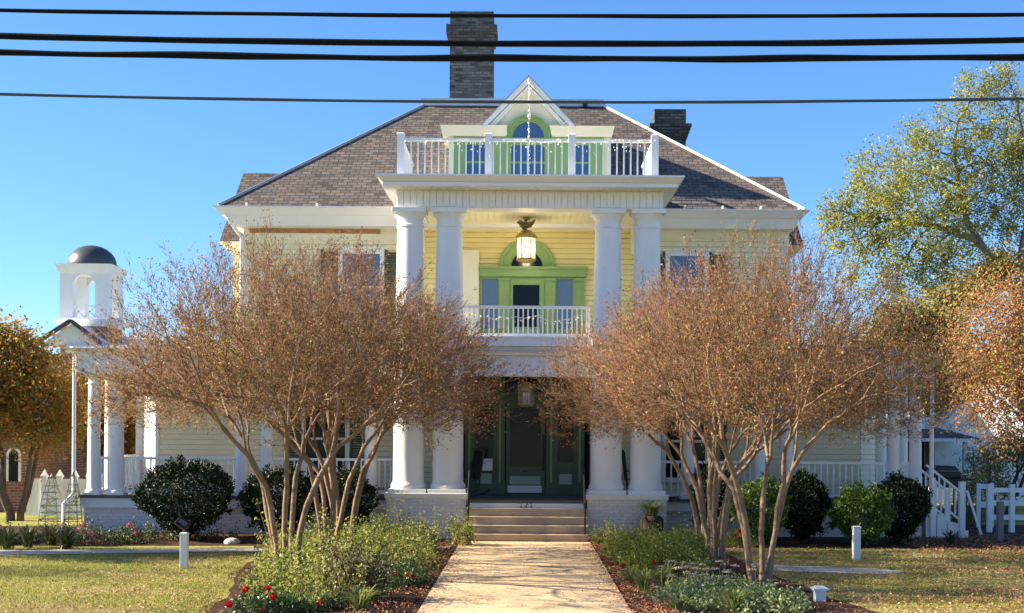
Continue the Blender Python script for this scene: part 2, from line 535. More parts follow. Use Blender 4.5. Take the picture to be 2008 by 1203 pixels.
def fast_mesh(name, V, Fc, parent=None, mats=(), midx=None, smooth=False):
    """V (n,3) array; Fc list of (m,k) integer arrays"""
    me = bpy.data.meshes.new(name)
    off = root_off(parent)
    V = np.asarray(V, dtype=np.float32) - np.array(off, dtype=np.float32)
    me.vertices.add(len(V))
    me.vertices.foreach_set('co', V.ravel())
    loops = np.concatenate([f.ravel() for f in Fc]).astype(np.int32)
    tot = np.concatenate([np.full(len(f), f.shape[1]) for f in Fc]).astype(np.int32)
    st = np.concatenate([[0], np.cumsum(tot)[:-1]]).astype(np.int32)
    me.loops.add(len(loops))
    me.loops.foreach_set('vertex_index', loops)
    me.polygons.add(len(tot))
    me.polygons.foreach_set('loop_start', st)
    me.polygons.foreach_set('loop_total', tot)
    if midx is not None:
        me.polygons.foreach_set('material_index', midx.astype(np.int32))
    if smooth:
        me.polygons.foreach_set('use_smooth', np.ones(len(tot), dtype=bool))
    me.update(calc_edges=True)
    return link(name, me, parent, mats)


def unit(a):
    return a / np.maximum(1e-9, np.linalg.norm(a, axis=1, keepdims=True))


def leaf_arrays(C, D, L, W, rng, fold=0.25, droop=0.0):
    """rhombic leaves with a crease along the midrib"""
    n = len(C)
    D = unit(D)
    rv = unit(rng.normal(size=(n, 3)))
    Sd = unit(np.cross(D, rv))
    N = np.cross(Sd, D)
    L = np.broadcast_to(np.asarray(L, float), (n,))[:, None]
    W = np.broadcast_to(np.asarray(W, float), (n,))[:, None]
    tip = C + D * L
    tip[:, 2] -= droop * L[:, 0]
    mid = C + D * L * 0.5
    V = np.stack([C, mid + Sd * W / 2 + N * W * fold, tip, mid - Sd * W / 2 + N * W * fold], 1).reshape(-1, 3)
    k = np.arange(n)[:, None] * 4
    T = np.concatenate([k + np.array([[0, 1, 2]]), k + np.array([[0, 2, 3]])], 0)
    return V, T


def twig_arrays(A, B, r):
    """three-sided spikes from A to B"""
    n = len(A)
    D = unit(B - A)
    ref = np.where(np.abs(D[:, 2:3]) > 0.9, np.array([[1.0, 0, 0]]), np.array([[0, 0, 1.0]]))
    a = unit(np.cross(D, ref))
    b = np.cross(D, a)
    r = np.broadcast_to(np.asarray(r, float), (n,))[:, None]
    ring = [A + (a * math.cos(t) + b * math.sin(t)) * r for t in (0, 2 * PI / 3, 4 * PI / 3)]
    V = np.stack(ring + [B], 1).reshape(-1, 3)
    k = np.arange(n)[:, None] * 4
    T = np.concatenate([k + np.array([[i, (i + 1) % 3, 3]]) for i in range(3)], 0)
    return V, T


def merge(parts):
    Vs, Ts, o = [], [], 0
    for V, T in parts:
        Vs.append(V)
        Ts.append(T + o)
        o += len(V)
    return np.concatenate(Vs), np.concatenate(Ts)


def poly_tubes(lines, sides_fn):
    """lines: list of (pts (k,3), radii (k,)) -> verts, quads"""
    Vs, Fs, o = [], [], 0
    for pts, rad in lines:
        k = len(pts)
        n = sides_fn(rad[0])
        d = np.empty_like(pts)
        d[1:-1] = pts[2:] - pts[:-2]
        d[0] = pts[1] - pts[0]
        d[-1] = pts[-1] - pts[-2]
        d = unit(d)
        ref = np.array([0.95, 0.3, 0.05]) if abs(d[0, 2]) > 0.7 else np.array([0.1, 0.2, 0.97])
        a = unit(np.cross(d, ref))
        b = np.cross(d, a)
        t = np.arange(n) * 2 * PI / n
        ring = pts[:, None, :] + (a[:, None, :] * np.cos(t)[None, :, None] + b[:, None, :] * np.sin(t)[None, :, None]) * rad[:, None, None]
        Vs.append(ring.reshape(-1, 3))
        i = np.arange(k - 1)[:, None] * n
        j = np.arange(n)[None, :]
        q = np.stack([i + j, i + (j + 1) % n, i + n + (j + 1) % n, i + n + j], -1).reshape(-1, 4) + o
        Fs.append(q)
        o += k * n
    return np.concatenate(Vs), np.concatenate(Fs)


def grow(root, d0, pts, rtip, rng, power=0.5, frac=0.36, jit=0.06, keep=0.55):
    """branches that divide until each reaches one crown point"""
    lines, ends = [], []
    st = [(np.array(root, float), np.array(d0, float), np.arange(len(pts)))]
    while st:
        pos, d, idx = st.pop()
        n = len(idx)
        if n == 0:
            continue
        if n == 1:
            tgt = pts[idx[0]]
            L = np.linalg.norm(tgt - pos)
            mid = (pos + tgt) / 2 + d * L * 0.12 + rng.normal(size=3) * L * 0.05
            lines.append((np.array([pos, mid, tgt]), np.array([rtip * 1.0, rtip * 0.8, rtip * 0.5])))
            v = tgt - mid
            ends.append((tgt, v / max(1e-6, np.linalg.norm(v))))
            continue
        c = pts[idx].mean(0)
        L = np.linalg.norm(c - pos)
        tdir = (c - pos) / max(L, 1e-6)
        nd = d * keep + tdir * (1 - keep) + rng.normal(size=3) * jit
        nd /= np.linalg.norm(nd)
        step = L * frac * rng.uniform(0.8, 1.2)
        new = pos + nd * step
        m1 = pos + (d * 0.6 + nd * 0.4) * step * 0.5 + rng.normal(size=3) * step * 0.03
        r0, r1 = rtip * n ** power, rtip * (0.72 * n) ** power
        lines.append((np.array([pos, m1, new]), np.array([r0, (r0 + r1) / 2, r1])))
        dd = unit(pts[idx] - new)
        i0 = rng.integers(n)
        i1 = int(np.argmin(dd @ dd[i0]))
        s0, s1 = dd[i0], dd[i1]
        for _ in range(3):
            a = (dd @ s0) > (dd @ s1)
            if a.all() or not a.any():
                a = np.zeros(n, bool)
                a[: n // 2] = True
                break
            s0, s1 = dd[a].mean(0), dd[~a].mean(0)
        st.append((new, nd, idx[a]))
        st.append((new, nd, idx[~a]))
    return lines, ends


def copy_thing(o, loc, label, rot=None, scale=None):
    c = o.copy()
    COL.objects.link(c)
    c.location = loc
    c['label'] = label
    if rot is not None: c.rotation_euler = rot
    if scale is not None: c.scale = scale
    for ch in list(o.children):
        k = ch.copy()
        COL.objects.link(k)
        k.parent = c
        for g in list(ch.children):
            h = g.copy()
            COL.objects.link(h)
            h.parent = k
    return c


# ------------------------------------------------------------------ ground
def sheet(name, mat, pts, z):
    o = MB().poly([(x, y, z) for x, y in pts]).build(name, mat)
    return tag(o, kind='structure')


sheet('lawn', 'lawn', [(-900, -40), (900, -40), (900, 1800), (-900, 1800)], 0.0)
sheet('mulch_bed', 'mulch', [(-16, 27.0), (-5.0, 27.9), (-3.9, 28.8), (-1.46, 28.6), (-1.46, 29.2), (-1.40, 33), (-16, 33)], 0.008)
sheet('mulch_bed', 'mulch', [(1.46, 28.4), (3.2, 28.2), (6, 28.1), (9, 28.2), (12, 28.6), (17, 28.2), (17, 36), (1.40, 36)], 0.008)


def wavy(x, y0, y1, amp, seed, n=30):
    rg = random.Random(seed)
    ph = [rg.uniform(0, 6.3) for _ in range(3)]
    return [(x(y) + amp * (math.sin(y * 1.3 + ph[0]) + 0.5 * math.sin(y * 3.1 + ph[1])), y) for y in np.linspace(y0, y1, n)]


sheet('mulch_bed', 'mulch', [(-1.46, 28.7), (-1.46, 15)] + wavy(lambda y: -4.2 - max(0, (y - 17)) * 0.14, 15, 28.2, 0.12, 1), 0.004)
sheet('mulch_bed', 'mulch', [(1.46, 28.5)] + wavy(lambda y: 4.6 - max(0, y - 20) * 0.08 + max(0, 19.5 - y) * 0.3, 28.2, 15, 0.12, 2) + [(1.46, 15)], 0.004)
wk = MB()
wk.box(-1.45, 1.45, 8, 29.098, -0.1, 0.028)
tag(wk.build('entry_walk', 'walk_concrete'), kind='structure')
sheet('cross_walk', 'side_concrete', [(-18, 24.3), (-10.5, 25.25), (-4.4, 26.65), (-1.6, 27.2), (-1.6, 27.9), (-4.4, 27.35), (-10.5, 26.3), (-18, 25.5)], 0.014)
sheet('cross_walk', 'side_concrete', [(4.3, 23.4), (6.3, 22.9), (6.9, 23.3), (6.4, 23.9), (4.4, 24.5)], 0.012)

# ------------------------------------------------------------------ the house
H = thing('house', (0, 33, 0), 'large cream two-storey house with white two-storey columned portico, slate hip roof and wraparound porch', 'house')
YW = 33.1            # front wall
XL, XR = -7.2, 6.62  # second floor walls
ZT = 7.62            # under the eaves

for a, b in (((XL, YW), (-3.0, YW)), ((3.1, YW), (XR, YW)), ((XR, YW), (XR, 46)), ((XL, 46), (XL, YW))):
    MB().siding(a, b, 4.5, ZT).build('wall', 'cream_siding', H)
box('wall', 'dark_interior', H, XL + 0.01, XR - 0.01, YW + 0.01, 46, 0.2, ZT)
MB().siding((-3.0, YW), (3.1, YW), 4.5, 7.68).build('wall', 'yellow_siding', H)
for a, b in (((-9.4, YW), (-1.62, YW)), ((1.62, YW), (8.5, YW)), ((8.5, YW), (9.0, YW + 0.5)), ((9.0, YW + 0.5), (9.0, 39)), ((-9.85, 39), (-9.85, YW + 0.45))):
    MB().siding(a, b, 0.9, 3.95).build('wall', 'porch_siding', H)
c = MB()
c.add([(-9.87, YW + 0.47, 0.9), (-9.4, YW - 0.01, 0.9), (-9.4, YW - 0.01, 3.95), (-9.87, YW + 0.47, 3.95)], [(0, 1, 2, 3)])
c.box(-9.43, -9.34, YW - 0.045, YW - 0.001, 0.9, 3.94)
c.build('corner_board', 'white_paint', H)
for x in (XL, XR):
    box('corner_board', 'cream_trim', H, x - 0.02, x + 0.1, YW - 0.04, YW + 0.1, 4.6, ZT) if x < 0 else box('corner_board', 'cream_trim', H, x - 0.1, x + 0.03, YW - 0.04, YW + 0.1, 4.6, ZT)
box('frieze', 'cream_trim', H, 3.3, XR - 0.1, YW - 0.05, YW - 0.003, 7.44, ZT)
box('frieze', 'bare_wood', H, XL + 0.14, -3.75, YW - 0.045, YW - 0.003, 7.50, 7.60)
box('frieze', 'cream_trim', H, XL + 0.1, -3.0, YW - 0.035, YW - 0.003, 7.33, 7.497)

# main roof
EX0, EX1, EY0, EY1, EZ = -7.72, 6.90, 32.4, 46.7, 8.06
RUN, PITCH = 4.77, 0.786
TZ = EZ + RUN * PITCH
rf = MB().loft((EX0, EX1, EY0, EY1), EZ, (EX0 + RUN, EX1 - RUN, EY0 + RUN, EY1 - RUN), TZ).build('roof', 'slate_roof', H, uv=True)
dk = MB()
dk.box(EX0 + RUN - 0.06, EX1 - RUN + 0.06, EY0 + RUN - 0.06, EY1 - RUN, TZ - 0.02, TZ + 0.12)
dk.box(EX0 + RUN - 0.12, EX1 - RUN + 0.02, EY0 + RUN - 0.12, EY1 - RUN, TZ + 0.12, TZ + 0.17)
dk.build('deck_trim', 'flashing', rf)
for sx, mt in ((0, 'hip_metal'), (1, 'white_vinyl')):
    a = Vector((EX0 if sx == 0 else EX1, EY0, EZ + 0.02))
    b = Vector((EX0 + RUN if sx == 0 else EX1 - RUN, EY0 + RUN, TZ + 0.02))
    MB().tube([a, b], 0.038, 8).build('hip_cap', mt, rf)
# cornice with gutter round the eaves
cn = MB()
cn.loft((XL - 0.25, XR + 0.1, 32.62, EY1), 7.62, (XL - 0.32, XR + 0.16, 32.5, EY1), 7.86)
cn.loft((EX0 + 0.06, EX1 - 0.06, EY0 + 0.06, EY1), 7.86, (EX0 - 0.08, EX1 + 0.08, EY0 - 0.08, EY1), 8.02)
cn.box(EX0 - 0.11, EX1 + 0.11, EY0 - 0.11, EY1 + 0.05, 8.02, 8.055)
cn.build('eaves_cornice', 'white_paint', H)
sg = MB()
for x in list(np.arange(-7.0, -3.6, 1.75)) + list(np.arange(3.9, 6.8, 0.95)):
    sg.bar((x, EY0 + 0.02, 8.0), (x, EY0 - 0.07, 8.13), 0.05, 0.03)
sg.build('gutter_strap', 'white_vinyl', rf)


def chimney(x, y, wx, wy, z0, z1, flaked, flare):
    ch = MB().box(x - wx / 2, x + wx / 2, y - wy / 2, y + wy / 2, z0, z1).build('chimney', 'chimney_brick' if flaked else 'chimney_dark', rf, uv=True)
    b = MB()
    zc = z1 - 0.62
    if flare:
        for k in range(5):
            e = 0.03 * (k + 1)
            b.box(x - wx / 2 - e, x + wx / 2 + e, y - wy / 2 - e, y + wy / 2 + e, zc + k * 0.085 - 0.25, zc + k * 0.085 - 0.165)
    else:
        b.box(x - wx / 2 - 0.05, x + wx / 2 + 0.05, y - wy / 2 - 0.05, y + wy / 2 + 0.05, z1 - 0.85, z1 - 0.68)
        b.box(x - wx / 2 - 0.11, x + wx / 2 + 0.11, y - wy / 2 - 0.11, y + wy / 2 + 0.11, z1 - 0.68, z1 - 0.42)
    o = b.build('chimney_band', 'chimney_dark', rf, uv=True)
    return ch


chimney(-1.75, 40.2, 1.33, 1.0, TZ - 0.2, 15.32, True, False)
box('roof_vent', 'black_iron', rf, 1.55, 1.68, EY0 + RUN - 0.16, EY0 + RUN - 0.06, TZ - 0.06, TZ + 0.1)
bb = MB().box(-1.75 - 0.675, -1.75 + 0.675, 40.2 - 0.51, 40.2 + 0.51, TZ + 0.17, TZ + 0.62)
bb.build('chimney_base', 'chimney_flaked', rf, uv=True)
box('chimney_flashing', 'white_vinyl', rf, -1.75 - 0.70, -1.75 + 0.70, 40.2 - 0.55, 40.2 + 0.55, TZ + 0.165, TZ + 0.28)
p = P(1311, 222, 38.3)
chimney(p.x, 38.3, 0.92, 0.92, 9.2, p.z, False, True)

# side wings behind
for s, xe in ((-1, -9.1), (1, 8.15)):
    w0, w1 = (xe + 0.3, XL) if s < 0 else (XR, xe - 0.3)
    ws = MB()
    ws.siding((w0, 38.9), (w1, 38.9), 4.6, 8.0)
    ws.siding((w1, 38.9), (w1, 44), 4.6, 8.0) if s > 0 else ws.siding((w0, 44), (w0, 38.9), 4.6, 8.0)
    wg = ws.build('side_wing', 'cream_siding', H)
    xa, xb = (xe, XL + 2.9) if s < 0 else (XR - 2.9, xe)
    rr = MB()
    xh = xe - s * 0.06
    f = [(xe, 38.4, 8.05), (xh, 41.3, 10.65), (xe, 44.2, 8.05)]
    i = XL + 3.2 if s < 0 else XR - 3.2
    bk = [(i, 38.4, 8.05), (i, 41.3, 10.65), (i, 44.2, 8.05)]
    rr.add(f + bk, [(0, 1, 4, 3), (1, 2, 5, 4), (0, 2, 1), (0, 3, 5, 2)])
    rr.build('wing_roof', 'slate_roof', wg, uv=True)
    e = MB().loft((min(w0, w1) - 0.05, max(w0, w1) + 0.05, 38.8, 43.9), 7.75, (min(xe, i) - 0.05, max(xe, i) + 0.05, 38.35, 44.25), 8.045)
    e.build('wing_cornice', 'cream_trim', wg)

# ---- portico: piers, columns, entablature
PY = 30.45
for x0, x1 in ((-3.22, -1.38), (1.42, 3.25)):
    pr = MB().box(x0, x1, 29.98, 31.3, 0, 0.92).build('pier', 'painted_brick', H, uv=True)
    cpm = MB()
    cpm.loft((x0 - 0.03, x1 + 0.03, 29.95, 31.3), 0.915, (x0 - 0.06, x1 + 0.06, 29.91, 31.3), 1.05)
    cpm.build('pier_cap', 'white_paint', pr, bevel=0.02)
for x in (-2.75, -1.83, 1.88, 2.80):
    cb = MB()
    zb, zt = 1.05, 7.67
    prof = [(0.40, 1.14), (0.415, 1.18), (0.415, 1.22), (0.395, 1.26), (0.37, 1.30)]
    for k in range(11):
        t = k / 10
        prof.append((0.362 - 0.062 * t ** 1.6, 1.32 + t * 5.9))
    prof += [(0.325, 7.235), (0.325, 7.28), (0.298, 7.30), (0.298, 7.42), (0.33, 7.46), (0.375, 7.53), (0.385, 7.555)]
    cb.lathe(x, PY, prof, 40)
    co = cb.build('column', 'column_paint', H, smooth=True)
    box('column_plinth', 'column_paint', co, x - 0.44, x + 0.44, PY - 0.44, PY + 0.44, 1.05, 1.14, bevel=0.01)
    box('column_abacus', 'column_paint', co, x - 0.395, x + 0.395, PY - 0.395, PY + 0.395, 7.555, 7.668, bevel=0.01)

BX0, BX1 = -3.03, 3.13
en = MB()
en.box(BX0, BX1, 30.17, 30.75, 7.67, 8.075)
en.box(BX0, BX0 + 0.55, 30.75, YW, 7.67, 8.075)
en.box(BX1 - 0.55, BX1, 30.75, YW, 7.67, 8.075)
ent = en.build('entablature', 'white_paint', H)
bd = MB()
x = BX0 + 0.005
while x < BX1 - 0.05:
    bd.box(x, min(x + 0.140, BX1), 30.145, 30.168, 7.69, 8.06)
    x += 0.152
y = 30.2
while y < 32.2:
    bd.box(BX0 - 0.02, BX0 - 0.001, y, y + 0.14, 7.69, 8.06)
    y += 0.152
bd.build('beadboard', 'white_paint', ent)
cr = MB()
cr.loft((BX0 - 0.28, BX1 + 0.28, 29.6, YW + 0.5), 8.072, (BX0 - 0.28, BX1 + 0.28, 29.6, YW + 0.5), 8.16)
cr.loft((BX0 - 0.30, BX1 + 0.30, 29.57, YW + 0.5), 8.162, (BX0 - 0.40, BX1 + 0.40, 29.45, YW + 0.5), 8.27)
cr.box(BX0 - 0.42, BX1 + 0.42, 29.43, YW + 0.6, 8.27, 8.31)
cr.build('cornice', 'white_vinyl', ent)
st_ = MB()
for i in range(40):
    xx = BX0 - 0.2 + i * 0.165
    st_.box(xx, xx + 0.03, 29.8, 30.12, 8.066, 8.0715)
st_.build('soffit_vent', 'cream_trim', ent)
cl = MB()
x = BX0 + 0.56
while x < BX1 - 0.56:
    cl.box(x, min(x + 0.148, BX1 - 0.551), 30.752, YW - 0.003, 7.70, 7.76)
    x += 0.152
cl.build('porch_ceiling', 'yellow_ceiling', H)
dt = MB()
for i in range(26):
    xx = -2.3 + i * 0.185
    dt.box(xx, xx + 0.035, 30.76, 30.80, 7.69, 7.703)
    dt.box(xx, xx + 0.035, YW - 0.08, YW - 0.035, 7.69, 7.703)
dt.build('ceiling_vent', 'bare_wood', H)
box('ceiling_trim', 'yellow_siding', H, -2.47, 2.57, YW - 0.06, YW - 0.02, 7.60, 7.70)
for x in (-2.98, 2.58):
    mb = MB().prism([(x, 6.95), (x + 0.4, 6.95), (x + 0.4, 7.66), (x, 7.66)], 32.45, 32.55)
    mb.build('bracket', 'cream_trim', H)


# ---- railings
def railing(p0, p1, z0, z1, n, posts, mat='white_vinyl', bw=0.034, pw=0.11, ptop=0.1, single=False, rail=0.07, skip_ends=True):
    p0, p1 = Vector((*p0, 0)), Vector((*p1, 0))
    m = MB()
    m.bar(p0 + Vector((0, 0, z1 - 0.035)), p1 + Vector((0, 0, z1 - 0.035)), rail + 0.03, 0.06)
    m.bar(p0 + Vector((0, 0, z0 + 0.06)), p1 + Vector((0, 0, z0 + 0.06)), rail, 0.07)
    root = None
    def bal(mm, q):
        mm.box(q.x - bw / 2, q.x + bw / 2, q.y - bw / 2, q.y + bw / 2, z0 + 0.096, z1 - 0.066)
    pos = [p0.lerp(p1, (i + 0.5) / n) for i in range(n)]
    if single:
        for q in pos: bal(m, q)
    for q in (p0, p1):
        m.box(q.x - 0.016, q.x + 0.016, q.y - 0.016, q.y + 0.016, z0 + 0.05, z1 - 0.02)
    root = m.build('railing', mat, H)
    if not single:
        for q in pos:
            if any((q - p0.lerp(p1, t)).length < pw * 0.62 for t in posts): continue
            mm = MB()
            bal(mm, q)
            mm.build('baluster', mat, root)
    for t in posts:
        q = p0.lerp(p1, t)
        mm = MB()
        mm.box(q.x - pw / 2, q.x + pw / 2, q.y - pw / 2, q.y + pw / 2, z0, z1 + ptop - 0.03)
        mm.loft((q.x - pw / 2 - 0.015, q.x + pw / 2 + 0.015, q.y - pw / 2 - 0.015, q.y + pw / 2 + 0.015), z1 + ptop - 0.03, (q.x - pw / 2 + 0.02, q.x + pw / 2 - 0.02, q.y - pw / 2 + 0.02, q.y + pw / 2 - 0.02), z1 + ptop)
        mm.build('newel_post', mat, root)
    return root


xa, xb = P(786, 300, 30.0).x, P(1284, 300, 30.0).x
railing((xa, 30.0), (xb, 30.0), 8.31, 9.24, 37, (0, 0.345, 0.674, 1), pw=0.16, ptop=0.12)
railing((xa, 30.12), (xa, 32.9), 8.31, 9.24, 17, (), single=True)
railing((xb, 30.12), (xb, 32.9), 8.31, 9.24, 17, (), single=True)
railing((-1.55, 31.0), (1.48, 31.0), 4.73, 5.49, 26, (), bw=0.038, rail=0.08)

# ---- one-storey wraparound porch
QX0, QX1, QY = -10.72, 9.62, 30.98
pe = MB()
pe.box(QX0, QX1, QY, QY + 0.2, 3.80, 4.32)
pe.box(QX0, QX0 + 0.2, QY + 0.2, 40, 3.80, 4.32)
pe.box(QX1 - 0.2, QX1, QY + 0.2, 40, 3.80, 4.32)
pb = pe.build('porch_beam', 'white_paint', H)
v = MB()
x = -2.4
while x < 2.4:
    v.box(x, x + 0.148, QY - 0.022, QY - 0.002, 3.805, 4.28)
    x += 0.156
v.build('beadboard', 'white_paint', pb)
po = MB()
po.loft((QX0 - 0.2, QX1 + 0.2, QY - 0.16, 41), 4.40, (XL, XR, YW - 0.02, 41.2), 4.80)
po.build('porch_roof', 'hip_metal', H)
pc = MB()
pc.loft((QX0 - 0.08, QX1 + 0.08, QY - 0.05, 40.8), 4.322, (QX0 - 0.24, QX1 + 0.24, QY - 0.2, 41), 4.397)
pc.build('porch_gutter', 'white_paint', H)
box('porch_ceiling', 'white_paint', H, QX0 + 0.21, QX1 - 0.21, QY + 0.21, YW - 0.03, 3.96, 4.0)
bk_ = MB()
bk_.box(-2.5, 2.5, QY - 0.24, YW - 0.03, 4.515, 4.70)
bk_.box(-2.5, 2.5, QY - 0.27, YW - 0.03, 4.70, 4.735)
bk_.box(-2.5, 2.5, QY - 0.10, QY - 0.03, 4.30, 4.515)
bk_.build('balcony_deck', 'white_paint', H)

# floor, skirt and foundation
fl = MB()
fl.box(QX0, QX1, 31.14, YW - 0.01, 0.83, 0.9)
fl.box(-1.36, 1.40, 30.06, 31.138, 0.83, 0.9)
fl.box(QX0, -9.9, YW - 0.01, 40, 0.83, 0.9)
fl.box(9.05, QX1, YW - 0.01, 40, 0.83, 0.9)
fl.build('porch_floor', 'porch_floor', H)
sk = MB()
sk.box(QX0 + 0.05, -3.23, 31.19, 31.32, 0.60, 0.828)
sk.box(3.26, QX1 - 0.05, 31.19, 31.32, 0.60, 0.828)
sk.box(QX0 + 0.04, QX0 + 0.17, 31.32, 40, 0.60, 0.828)
sk.box(QX1 - 0.17, QX1 - 0.04, 31.32, 40, 0.60, 0.828)
each(sk, 'skirt_board', 'white_paint', H)
fo = MB()
fo.box(QX0 + 0.1, -3.24, 31.25, 31.5, 0, 0.598)
fo.box(3.27, QX1 - 0.1, 31.25, 31.5, 0, 0.598)
fo.box(QX0 + 0.1, QX0 + 0.35, 31.5, 40, 0, 0.598)
fo.box(QX1 - 0.35, QX1 - 0.1, 31.5, 40, 0, 0.598)
each(fo, 'foundation', 'painted_brick', H, uv=True)
fv = MB()
for x in (-7.9, -5.4, 8.15, 5.9):
    fv.box(x, x + 0.3, 31.235, 31.249, 0.25, 0.42)
each(fv, 'foundation_vent', 'shutter_green', H)

for (x, y) in [(-10.42, 31.35), (-9.85, 31.35), (-6.85, 31.35), (-6.25, 31.35), (-3.75, 31.35), (3.9, 31.35), (5.62, 31.35), (6.28, 31.35), (8.85, 31.35), (9.38, 31.35),
               (-10.42, 32.6), (-10.42, 35.2), (9.38, 32.5), (9.38, 34.4)]:
    m = MB().lathe(x, y, [(0.19, 0.96), (0.20, 1.0), (0.17, 1.04), (0.155, 1.08), (0.15, 1.8), (0.138, 3.55), (0.155, 3.56), (0.155, 3.6), (0.135, 3.61), (0.135, 3.66), (0.18, 3.74)], 24)
    m.box(x - 0.2, x + 0.2, y - 0.2, y + 0.2, 0.9, 0.96)
    m.box(x - 0.19, x + 0.19, y - 0.19, y + 0.19, 3.74, 3.80)
    m.build('porch_column', 'column_paint', H, smooth=True)
railing((-9.68, 31.35), (-7.0, 31.35), 0.93, 1.82, 19, ())
railing((-10.25, 31.35), (-10.0, 31.35), 0.93, 1.82, 2, ())
railing((-6.1, 31.35), (-3.9, 31.35), 0.93, 1.82, 15, (), single=True)
railing((-3.6, 31.35), (-3.2, 31.35), 0.93, 1.82, 3, (), single=True)
railing((3.25, 31.35), (3.75, 31.35), 0.93, 1.82, 3, (), single=True)
railing((4.05, 31.35), (5.47, 31.35), 0.93, 1.82, 10, (), single=True)
railing((6.44, 31.35), (8.68, 31.35), 0.93, 1.82, 15, ())
railing((9.02, 31.35), (9.22, 31.35), 0.93, 1.82, 2, ())
railing((-10.42, 32.8), (-10.42, 35.0), 0.93, 1.82, 14, (), single=True)

# downspouts
MB().tube([(-7.5, 32.45, 7.95), (-7.5, 32.5, 7.78), (-7.35, 32.95, 7.5), (-7.26, 33.03, 7.35), (-7.26, 33.03, 4.9)], 0.045, 8).build('downspout', 'white_vinyl', H, smooth=True)
MB().tube([(-10.83, 30.9, 4.42), (-10.80, 31.05, 4.2), (-10.80, 31.05, 0.95), (-11.0, 30.95, 0.7), (-11.0, 30.95, 0.08)], 0.042, 8).build('downspout', 'white_vinyl', H, smooth=True)
MB().tube([(9.66, 30.95, 4.42), (9.66, 30.98, 4.3), (9.66, 30.98, 0.2)], 0.05, 8).build('downspout', 'white_vinyl', H, smooth=True)


# ---- windows and doors
def window(x0, x1, z0, z1, y=YW, shutters=True, glass='glass_sky_reflection'):
    f = MB()
    f.box(x0 - 0.11, x0, y - 0.075, y - 0.003, z0 - 0.06, z1 + 0.12)
    f.box(x1, x1 + 0.11, y - 0.075, y - 0.003, z0 - 0.06, z1 + 0.12)
    f.box(x0, x1, y - 0.075, y - 0.003, z1, z1 + 0.12)
    f.box(x0 - 0.15, x1 + 0.15, y - 0.12, y - 0.003, z0 - 0.12, z0 - 0.062)
    f.box(x0 - 0.15, x1 + 0.15, y - 0.10, y - 0.003, z1 + 0.122, z1 + 0.17)
    zm = (z0 + z1) / 2
    f.box(x0, x1, y - 0.062, y - 0.003, zm - 0.03, zm + 0.03)
    f.box(x0, x1, y - 0.062, y - 0.003, z0 - 0.06, z0)
    o = f.build('window', 'white_paint', H)
    box('pane', glass, o, x0, x1, y - 0.035, y - 0.025, z0, z1)
    if shutters:
        for xs in (x0 - 0.13 - 0.42, x1 + 0.13):
            m = MB().box(xs, xs + 0.06, y - 0.07, y - 0.022, z0 - 0.05, z1 + 0.1)
            m.box(xs + 0.36, xs + 0.42, y - 0.07, y - 0.022, z0 - 0.05, z1 + 0.1)
            k = 0
            zz = z0
            while zz < z1:
                m.box(xs + 0.06, xs + 0.36, y - 0.055, y - 0.022, zz, zz + 0.045)
                zz += 0.06
            m.build('shutter', 'shutter_green', H)


window(-4.70, -3.75, 5.3, 6.98, glass='glass_curtain')
window(3.62, 4.5, 5.3, 6.98, glass='glass_sky_reflection')
window(-5.6, -4.6, 1.35, 3.2, glass='glass_dark')
window(3.55, 4.55, 1.35, 3.2, glass='glass_dark')


def pilaster(mb, x0, x1, z0, z1, y, d=0.12):
    mb.box(x0, x1, y - d, y - 0.004, z0, z1)
    mb.box(x0 - 0.025, x1 + 0.025, y - d - 0.025, y - 0.004, z1 - 0.10, z1 - 0.03)
    mb.box(x0 - 0.012, x1 + 0.012, y - d - 0.012, y - 0.004, z1 - 0.17, z1 - 0.14)
    mb.box(x0 - 0.02, x1 + 0.02, y - d - 0.02, y - 0.004, z0, z0 + 0.2)


def X33(px, y=YW - 0.1):
    return (px - VX) * y / F


# entrance (ground floor)
dm = MB()
xs = [X33(v) for v in (912, 930, 971, 990, 1071, 1091, 1128, 1146)]
zl = 3.30
dm.box(X33(908), X33(1150), YW - 0.16, YW - 0.004, zl, zl + 0.14)
dm.box(X33(905), X33(1153), YW - 0.2, YW - 0.004, zl + 0.14, zl + 0.19)
for a, b in ((xs[0], xs[1]), (xs[2], xs[3]), (xs[4], xs[5]), (xs[6], xs[7])):
    pilaster(dm, a, b, 0.9, zl, YW)
for a, b in ((xs[2], xs[3]), (xs[4], xs[5])):
    dm.box(a, b, YW - 0.1, YW - 0.004, zl + 0.19, 3.94)
er = dm.build('entrance_surround', 'dark_green_trim', H)
gm = MB()
for a, b in ((xs[0], xs[1]), (xs[2], xs[3]), (xs[4], xs[5]), (xs[6], xs[7])):
    c_ = (a + b) / 2
    gm.box(c_ - 0.022, c_ + 0.022, YW - 0.128, YW - 0.121, 1.2, zl - 0.2)
for a, b in ((xs[2], xs[3]), (xs[4], xs[5])):
    c_ = (a + b) / 2
    gm.box(c_ - 0.022, c_ + 0.022, YW - 0.108, YW - 0.101, zl + 0.28, 3.85)
each(gm, 'pilaster_groove', 'groove_green', er)
box('transom', 'glass_dark', er, xs[0], xs[7], YW - 0.04, YW - 0.024, zl + 0.2, 3.95)
